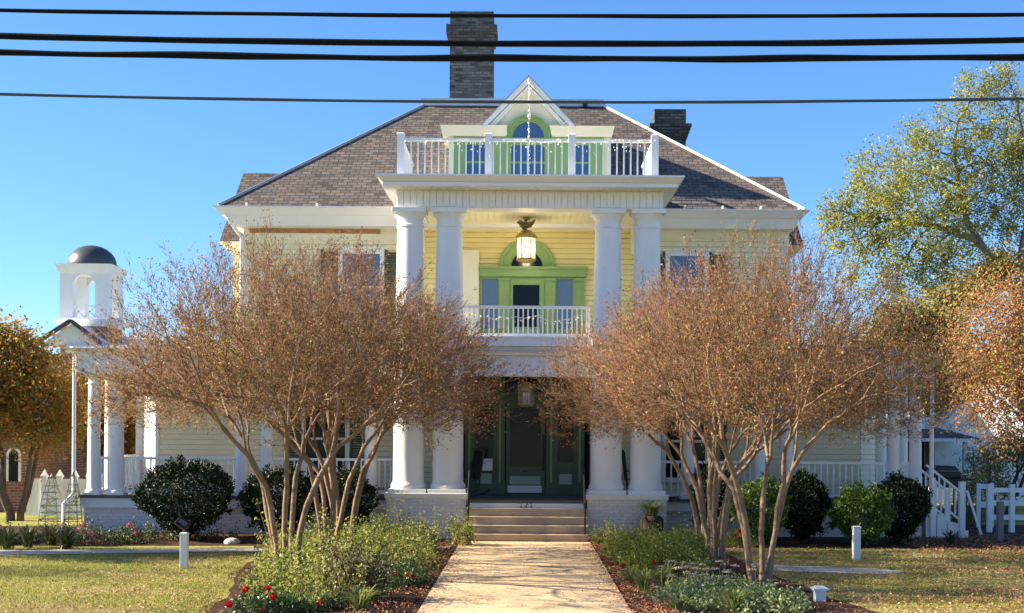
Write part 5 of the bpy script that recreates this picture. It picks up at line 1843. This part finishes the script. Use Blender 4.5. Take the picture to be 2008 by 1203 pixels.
def strap_plant(px, py, h, spread, n, label, mat, seed, cat='plant', name='strap_plant', wd=0.022, group=None):
    d = F * CZ / (py - VY - (px - VX) * math.sin(ROLL))
    q = P(px, py, d)
    rng = np.random.default_rng(seed)
    V, Q = strap_arrays(q.x, d, n, h, spread, rng, wd)
    o = fast_mesh(name, V, [Q], None, (mat,))
    tag(o, label, cat, group)
    return q, d


def stem_arrays(B, h, rng, lean=0.25):
    n = len(B)
    top = B + np.stack([rng.normal(size=n) * lean * h, rng.normal(size=n) * lean * h, h], 1)
    return top


def leafy_mass(name, regions, n_stem, hmin, hmax, leaf, label, seed, kind='stuff', lf=0.062, per=24, parent=None, stem='bark_twig', cat=None, base_z=0.0, lean=0.25, tall=0.07):
    """regions: (x, y, rx, ry) ellipses on the ground"""
    rng = np.random.default_rng(seed)
    w_ = np.array([r[2] * r[3] for r in regions])
    ids = rng.choice(len(regions), n_stem, p=w_ / w_.sum())
    a = rng.random(n_stem) * 2 * PI
    rr = np.sqrt(rng.random(n_stem))
    rg_ = np.array(regions)[ids]
    B = np.stack([rg_[:, 0] + rg_[:, 2] * rr * np.cos(a), rg_[:, 1] + rg_[:, 3] * rr * np.sin(a), np.full(n_stem, base_z)], 1)
    h = rng.uniform(hmin, hmax, n_stem) * (0.75 + 0.4 * np.sin(B[:, 0] * 3.1) * np.sin(B[:, 1] * 2.3)) * (1.1 - 0.45 * rr)
    h = np.where(rng.random(n_stem) < tall, h * 1.5, h)
    top = stem_arrays(B, h, rng, lean)
    Vt, Tt = twig_arrays(B, top, 0.006)
    t_ = rng.random((n_stem, per)) ** 0.7
    C = (B[:, None, :] + (top - B)[:, None, :] * t_[:, :, None]).reshape(-1, 3)
    C = C + rng.normal(size=C.shape) * np.array([0.045, 0.045, 0.03])
    dr_ = rng.normal(size=C.shape) + np.array([0, 0, 0.35])
    Vl, Tl = leaf_arrays(C, dr_, rng.uniform(lf * 0.6, lf * 1.3, len(C)), rng.uniform(lf * 0.35, lf * 0.65, len(C)), rng, 0.2, 0.15)
    V = np.concatenate([Vt, Vl])
    T = np.concatenate([Tt, Tl + len(Vt)])
    mi = np.concatenate([np.zeros(len(Tt)), np.ones(len(Tl))])
    o = fast_mesh(name, V, [T], parent, (stem, leaf), mi)
    if kind: o['kind'] = kind
    if label: o['label'] = label
    if cat: o['category'] = cat
    return o


def gpos(px, py):
    d = F * CZ / (py - VY - (px - VX) * math.sin(ROLL))
    return P(px, py, d).x, d


leafy_mass('ground_cover', [(-3.4, 20.5, 0.9, 2.0), (-3.6, 23.5, 1.0, 2.2), (-3.2, 26.3, 1.2, 1.5), (-2.4, 24.5, 0.6, 1.8), (-2.6, 27.6, 0.9, 0.7), (-3.0, 21.8, 0.8, 1.4), (-3.1, 18.8, 0.9, 1.2), (-2.0, 22.5, 0.45, 2.0), (-4.3, 23.8, 0.6, 2.0)], 1400, 0.3, 1.0, 'bed_leaves', 'mixed yellow green leafy perennials filling the left bed', 501, cat='plants', tall=0.1)
leafy_mass('ground_cover', [(-3.3, 20.3, 1.0, 1.8), (-3.0, 23.5, 1.1, 1.6), (-2.6, 26.2, 0.9, 1.2), (-2.1, 21.0, 0.5, 1.6)], 420, 0.25, 0.7, 'rose_leaves', 'dark green leafy perennials mixed through the left bed', 505, cat='plants', tall=0.1)
leafy_mass('ground_cover', [(2.3, 25.6, 0.7, 1.6), (2.7, 23.0, 0.6, 1.5), (2.9, 26.6, 0.9, 0.9), (2.4, 22.9, 0.6, 0.9), (2.0, 24.2, 0.4, 1.8)], 1100, 0.25, 0.78, 'bed_leaves_dark', 'olive green leafy perennials filling the right bed', 502, cat='plants')
leafy_mass('ground_cover', [(3.0, 20.0, 0.8, 0.9), (2.6, 18.9, 0.8, 0.9), (3.4, 18.4, 0.6, 0.8)], 330, 0.15, 0.34, 'sage_leaves', 'grey green low plants at the front of the right bed', 503, cat='plants')
leafy_mass('ground_cover', [(-8.6, 29.2, 2.2, 0.5), (-11.5, 28.2, 1.8, 0.6)], 240, 0.2, 0.5, 'shaded_azalea_leaves', 'low shaded azaleas along the foundation at the left', 504, cat='plants')


def plant(name, px, py, r_, n_stem, hmin, hmax, leaf, label, cat, seed, lf=0.05, per=26, flowers=(), petal='red_petals', lean=0.25, fr=0.05):
    x, d = gpos(px, py)
    t = thing(name, (x, d, 0), label, cat)
    leafy_mass('foliage', [(x, d, r_, r_)], n_stem, hmin, hmax, leaf, None, seed, None, lf, per, t, lean=lean)
    rng = np.random.default_rng(seed + 1)
    for (fx, fy) in flowers:
        dd = d - r_ * 0.9
        c = np.array(P(fx, fy, dd))
        n_ = 42
        dirs = unit(rng.normal(size=(n_, 3)))
        dirs[:, 2] *= 0.7
        V, T = leaf_arrays(c + dirs * fr * 0.35, dirs + rng.normal(size=(n_, 3)) * 0.4, fr * 0.8, fr * 0.7, rng, 0.2)
        fast_mesh('flower', V, [T], t, (petal,))
        base = np.array([[c[0] + rng.normal() * 0.05, dd + 0.05, 0.05]])
        Vs, Ts = twig_arrays(base, c[None], 0.007)
        fast_mesh('flower_stem', Vs, [Ts], t, ('rose_leaves',))
    return t


plant('rose_bush', 520, 1203, 0.42, 70, 0.22, 0.42, 'rose_leaves', 'dark leaved red rose in the front left corner of the left bed', 'rose', 521, 0.06, 24, [(481, 1156), (525, 1154), (536, 1170), (449, 1186), (515, 1196)], fr=0.055)
plant('rose_bush', 790, 1150, 0.38, 60, 0.2, 0.42, 'rose_leaves', 'red rose with two bright clusters by the left edge of the walk', 'rose', 522, 0.055, 24, [(772, 1126), (803, 1128), (812, 1131)], fr=0.055)
plant('rose_bush', 628, 1195, 0.3, 34, 0.12, 0.3, 'sage_leaves', 'low grey leaved plant with one red bloom in the left bed', 'rose', 523, 0.09, 16, [(628, 1182)], fr=0.05)
plant('geranium_plant', 1285, 1130, 0.4, 70, 0.2, 0.4, 'bed_leaves', 'red geranium cluster in the middle of the right bed', 'flower', 524, 0.06, 24, [(1284, 1103), (1301, 1103), (1300, 1113), (1308, 1112), (1223, 1110)], fr=0.05)
plant('geranium_plant', 1240, 1095, 0.32, 45, 0.2, 0.4, 'bed_leaves', 'pale leaved geranium with two red blooms near the steps', 'flower', 525, 0.06, 24, [(1230, 1075), (1259, 1074)], fr=0.045)
plant('rose_bush', 1450, 1075, 0.3, 40, 0.2, 0.5, 'bed_leaves_dark', 'small red rose between the right trunks and the sunlit bush', 'rose', 526, 0.05, 22, [(1449, 1042), (1443, 1051)], fr=0.05)
plant('purple_shrub', 695, 1178, 0.42, 120, 0.6, 1.0, 'purple_dark_leaves', 'dark purple black shrub in the middle of the left bed', 'shrub', 527, 0.055, 26)
plant('rose_bush', 175, 1068, 0.5, 70, 0.3, 0.62, 'shaded_azalea_leaves', 'pink flowered azalea beside the left porch downspout', 'azalea', 528, 0.05, 22, [(164, 1030), (178, 1046), (181, 1058), (152, 1040)], 'pink_petals', fr=0.06)
plant('rose_bush', 255, 1066, 0.45, 80, 0.3, 0.7, 'shaded_azalea_leaves', 'pink flowered azalea left of the largest camellia bush', 'azalea', 529, 0.05, 22, [(253, 1030), (268, 1045)], 'pink_petals', fr=0.06)
# tall leggy roses in front of the piers and beside the steps
plant('leggy_rose', 835, 1068, 0.55, 22, 0.7, 1.15, 'bed_leaves', 'tall sparse rose stems in front of the left brick pier', 'rose', 530, 0.05, 26, lean=0.22)
plant('leggy_rose', 903, 1072, 0.22, 34, 0.45, 0.75, 'bed_leaves', 'bright leafy shoot beside the left iron handrail', 'rose', 531, 0.07, 24)
plant('leggy_rose', 1186, 1072, 0.32, 36, 0.7, 1.15, 'bed_leaves', 'tall yellow green rose at the left side of the right pier', 'rose', 532, 0.05, 26, lean=0.15)
plant('leggy_rose', 1225, 1066, 0.5, 60, 0.35, 0.7, 'brown_green_leaves', 'reddish twiggy shrub in front of the right brick pier', 'shrub', 533, 0.035, 18)
# fern in an upturned dark pot on the right
x, d = gpos(1278, 1062)
ft = thing('potted_fern', (x, d, 0), 'spiky fern in a rough dark pot against the right pier', 'fern')
zt = P(1278, 1012, d).z
MB().lathe(x, d, [(0.20, 0), (0.26, zt * 0.45), (0.27, zt * 0.85), (0.20, zt)], 14).build('pot', 'pot_dark', ft, smooth=True)
V, Q = strap_arrays(x, d, 80, 0.42, 0.55, np.random.default_rng(9), 0.03, zt - 0.05)
fast_mesh('fronds', V, [Q], ft, ('strap_leaves',))
# strap leaved clumps
SPC = [(1262, 1165, 0.42, 0.5, 80, 'arching daylily clump at the right edge of the walk', 'strap_leaves', 0.02),
       (1300, 1150, 0.36, 0.45, 70, 'arching daylily clump in the middle of the right bed', 'strap_leaves', 0.022),
       (1235, 1145, 0.3, 0.4, 50, 'small daylily clump under the pale geranium', 'strap_leaves', 0.02),
       (1440, 1200, 0.34, 0.4, 70, 'bright daylily clump at the front right corner of the right bed', 'strap_leaves', 0.026),
       (1330, 1200, 0.26, 0.34, 60, 'grey green daylily clump at the bottom of the right bed', 'sage_leaves', 0.022),
       (705, 1201, 0.38, 0.5, 80, 'striped daylily clump at the bottom centre of the left bed', 'strap_leaves', 0.024),
       (1415, 1072, 0.7, 0.5, 60, 'tall yellow green lily clump behind the right row of trunks', 'strap_leaves', 0.035)]
for i, s_ in enumerate(SPC):
    strap_plant(s_[0], s_[1], s_[2], s_[3], s_[4], s_[5], s_[6], 540 + i, wd=s_[7], name='daylily_clump', group='daylily clumps in the beds')
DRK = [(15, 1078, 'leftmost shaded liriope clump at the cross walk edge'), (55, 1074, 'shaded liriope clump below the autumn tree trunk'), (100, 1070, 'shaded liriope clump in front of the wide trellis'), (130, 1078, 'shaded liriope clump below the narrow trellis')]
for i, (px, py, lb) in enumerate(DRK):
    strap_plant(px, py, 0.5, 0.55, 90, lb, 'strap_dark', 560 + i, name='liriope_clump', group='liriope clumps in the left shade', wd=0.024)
strap_plant(1865, 1068, 0.35, 0.5, 50, 'thin strap leaved plant at the foot of the side steps', 'strap_dark', 570, name='liriope_clump')
# dried sedum heads
rng = np.random.default_rng(77)
x, d = gpos(1385, 1165)
sdm = thing('sedum_plant', (x, d, 0), 'dried pinkish flat sedum heads in front of the right trunks', 'sedum')
Vp, Tp, o_ = [], [], 0
for k in range(34):
    a, r_ = rng.random() * 2 * PI, math.sqrt(rng.random())
    bx, by = x + 0.75 * r_ * math.cos(a), d + 0.9 * r_ * math.sin(a)
    h = rng.uniform(0.28, 0.45)
    n_ = 40
    rr = np.sqrt(rng.random(n_)) * 0.065
    aa = rng.random(n_) * 2 * PI
    C = np.stack([bx + rr * np.cos(aa), by + rr * np.sin(aa), h + 0.025 - rr * 0.25], 1)
    V, T = leaf_arrays(C, rng.normal(size=C.shape) * 0.5 + [0, 0, 0.6], 0.025, 0.02, rng)
    Vs, Ts = twig_arrays(np.array([[bx + rng.normal() * .05, by, 0]]), np.array([[bx, by, h + 0.02]]), 0.006)
    for V_, T_ in ((V, T), (Vs, Ts)):
        Vp.append(V_); Tp.append(T_ + o_); o_ += len(V_)
fast_mesh('flower_heads', np.concatenate(Vp), [np.concatenate(Tp)], sdm, ('sedum_heads',))
leafy_mass('foliage', [(x, d, 0.7, 0.8)], 80, 0.15, 0.3, 'sage_leaves', None, 580, None, 0.06, 18, sdm)
# vine bush by the shed
x, d = P(1905, 960, 36).x, 36
vb = thing('climbing_vine', (x, d, 0), 'tangled vine shrub between the shed post and the white fence', 'vine')
leafy_mass('foliage', [(x, d, 0.6, 0.5)], 130, 1.0, 2.4, 'brown_green_leaves', None, 590, None, 0.06, 24, vb, stem='bark_dark', lean=0.12)

# ------------------------------------------------------------------ grass, fallen leaves
rng = np.random.default_rng(900)


def lawn_ok(x, y):
    path = np.abs(x) < 1.5
    lb = (x < -1.4) & (x > -4.2 - np.maximum(0, y - 17) * 0.14) & (y < 28.6)
    rb_ = (x > 1.4) & (x < 4.6 - np.maximum(0, y - 20) * 0.08 + np.maximum(0, 19.5 - y) * 0.3)
    cw = (x < -1.6) & (y > 25.25 + (x + 10.5) * 0.23 - 0.05) & (y < 26.35 + (x + 10.5) * 0.175)
    house = y > 27.95 + np.where(x < 0, -1.0, 0)
    rp = (x > 4.4) & (x < 6.7) & (y > 23.0) & (y < 24.3)
    return ~(path | lb | rb_ | cw | house | rp)


n = 260000
y = 16.8 + 11.4 * rng.random(n) ** 1.1
x = rng.uniform(-1, 1, n) * (y * 0.43 + 0.3)
ok = lawn_ok(x, y)
x, y = x[ok], y[ok]
n = len(x)
pat = np.sin(x * 0.9 + 1) * np.sin(y * 1.1) + 0.6 * np.sin(x * 2.3 + y * 1.7)
h = rng.uniform(0.015, 0.042, n) * (1 + 0.25 * pat)
A = np.stack([x, y, np.zeros(n)], 1)
a = rng.uniform(0, PI, n)
s_ = np.stack([np.cos(a), np.sin(a), np.zeros(n)], 1) * rng.uniform(0.004, 0.008, n)[:, None]
tip = A + np.stack([rng.normal(size=n) * 0.018, rng.normal(size=n) * 0.018, h], 1)
V = np.stack([A - s_, A + s_, tip], 1).reshape(-1, 3)
T = np.arange(n * 3).reshape(-1, 3)
pt2 = np.sin(x * 1.7 + 0.8 * np.sin(y * 2.1)) + np.sin(y * 2.9 + x * 0.9) + 0.7 * np.sin(x * 4.1 - y * 3.3) + np.where(x > 0, 0.75, -0.8 + 0.12 * (x + 12)) + rng.normal(size=n) * 0.55
tag(fast_mesh('grass', V, [T], None, ('grass_blades', 'straw_blades'), (pt2 > 0.75).astype(int)), 'short green and straw coloured grass of the front lawn', 'grass', kind='stuff')


def litter(name, x, y, mat, label, size, z=0.02):
    n = len(x)
    C = np.stack([x, y, np.full(n, z) + rng.random(n) * 0.02], 1)
    D_ = np.stack([rng.normal(size=n), rng.normal(size=n), rng.normal(size=n) * 0.35], 1)
    D_ = unit(D_)
    up = unit(np.stack([rng.normal(size=n) * 0.35, rng.normal(size=n) * 0.35, np.ones(n)], 1))
    S_ = unit(np.cross(D_, up))
    L = rng.uniform(size * 0.6, size * 1.3, n)[:, None]
    W = L * 0.55
    tipz = C + D_ * L
    mid = C + D_ * L * 0.5
    V = np.stack([C, mid + S_ * W / 2 + up * 0.008, tipz, mid - S_ * W / 2 + up * 0.006], 1).reshape(-1, 3)
    V[:, 2] = np.maximum(V[:, 2], z - 0.008)
    k = np.arange(n)[:, None] * 4
    T = np.concatenate([k + np.array([[0, 1, 2]]), k + np.array([[0, 2, 3]])], 0)
    tag(fast_mesh(name, V, [T], None, (mat,)), label, 'leaves', kind='stuff')


n = 42000
y = 16.8 + 11.2 * rng.random(n)
x = rng.uniform(-1, 1, n) * (y * 0.43)
dens = np.where(x > 0, 0.85, np.where(x > -7, 0.5, 0.16))
ok = lawn_ok(x, y) & (rng.random(n) < dens)
litter('fallen_leaves', x[ok], y[ok], 'litter', 'tan and brown fallen leaves scattered over the lawn', 0.045, 0.025)
n = 9000
y = 16.8 + 11.5 * rng.random(n)
e = np.abs(rng.normal(size=n))
x = np.where(rng.random(n) < 0.6, 1.62 - e * 0.26 + rng.uniform(0, 0.6, n), -1.70 + e * 0.2 - rng.uniform(0, 0.8, n))
litter('fallen_leaves', x, y, 'red_litter', 'reddish fallen leaves lining both edges of the walk', 0.042, 0.04)
n = 800
litter('fallen_leaves', rng.uniform(-1.4, 1.4, n), 16.8 + 12 * rng.random(n), 'litter', 'few scattered dry leaves lying on the walk', 0.035, 0.036)
n = 9000
y = 17 + 13.5 * rng.random(n)
x = rng.uniform(1.5, 5.0, n) * np.where(rng.random(n) < 0.5, 1, -1)
litter('fallen_leaves', x, y, 'litter', 'dry brown leaves lying on the mulch of the beds', 0.04, 0.02)
n = 3000
a_ = rng.integers(0, 6, n)
cx_ = np.array([9.2, 10.5, 7.6, 8.4, 6.2, 7.4])[a_]
cy_ = np.array([25.4, 26.2, 20.4, 23.6, 19.2, 18.2])[a_]
x = cx_ + rng.normal(size=n) * 0.9
y = cy_ + rng.normal(size=n) * 0.22
ok = lawn_ok(x, y)
litter('fallen_leaves', x[ok], y[ok], 'red_litter', 'drifts of red brown leaves on the right lawn', 0.05, 0.03)
n = 9000
x = rng.uniform(8.5, 17, n)
y = 26.8 + 5.5 * rng.random(n)
litter('fallen_leaves', x, y, 'red_litter', 'carpet of red brown leaves on the ground right of the side steps', 0.06, 0.02)
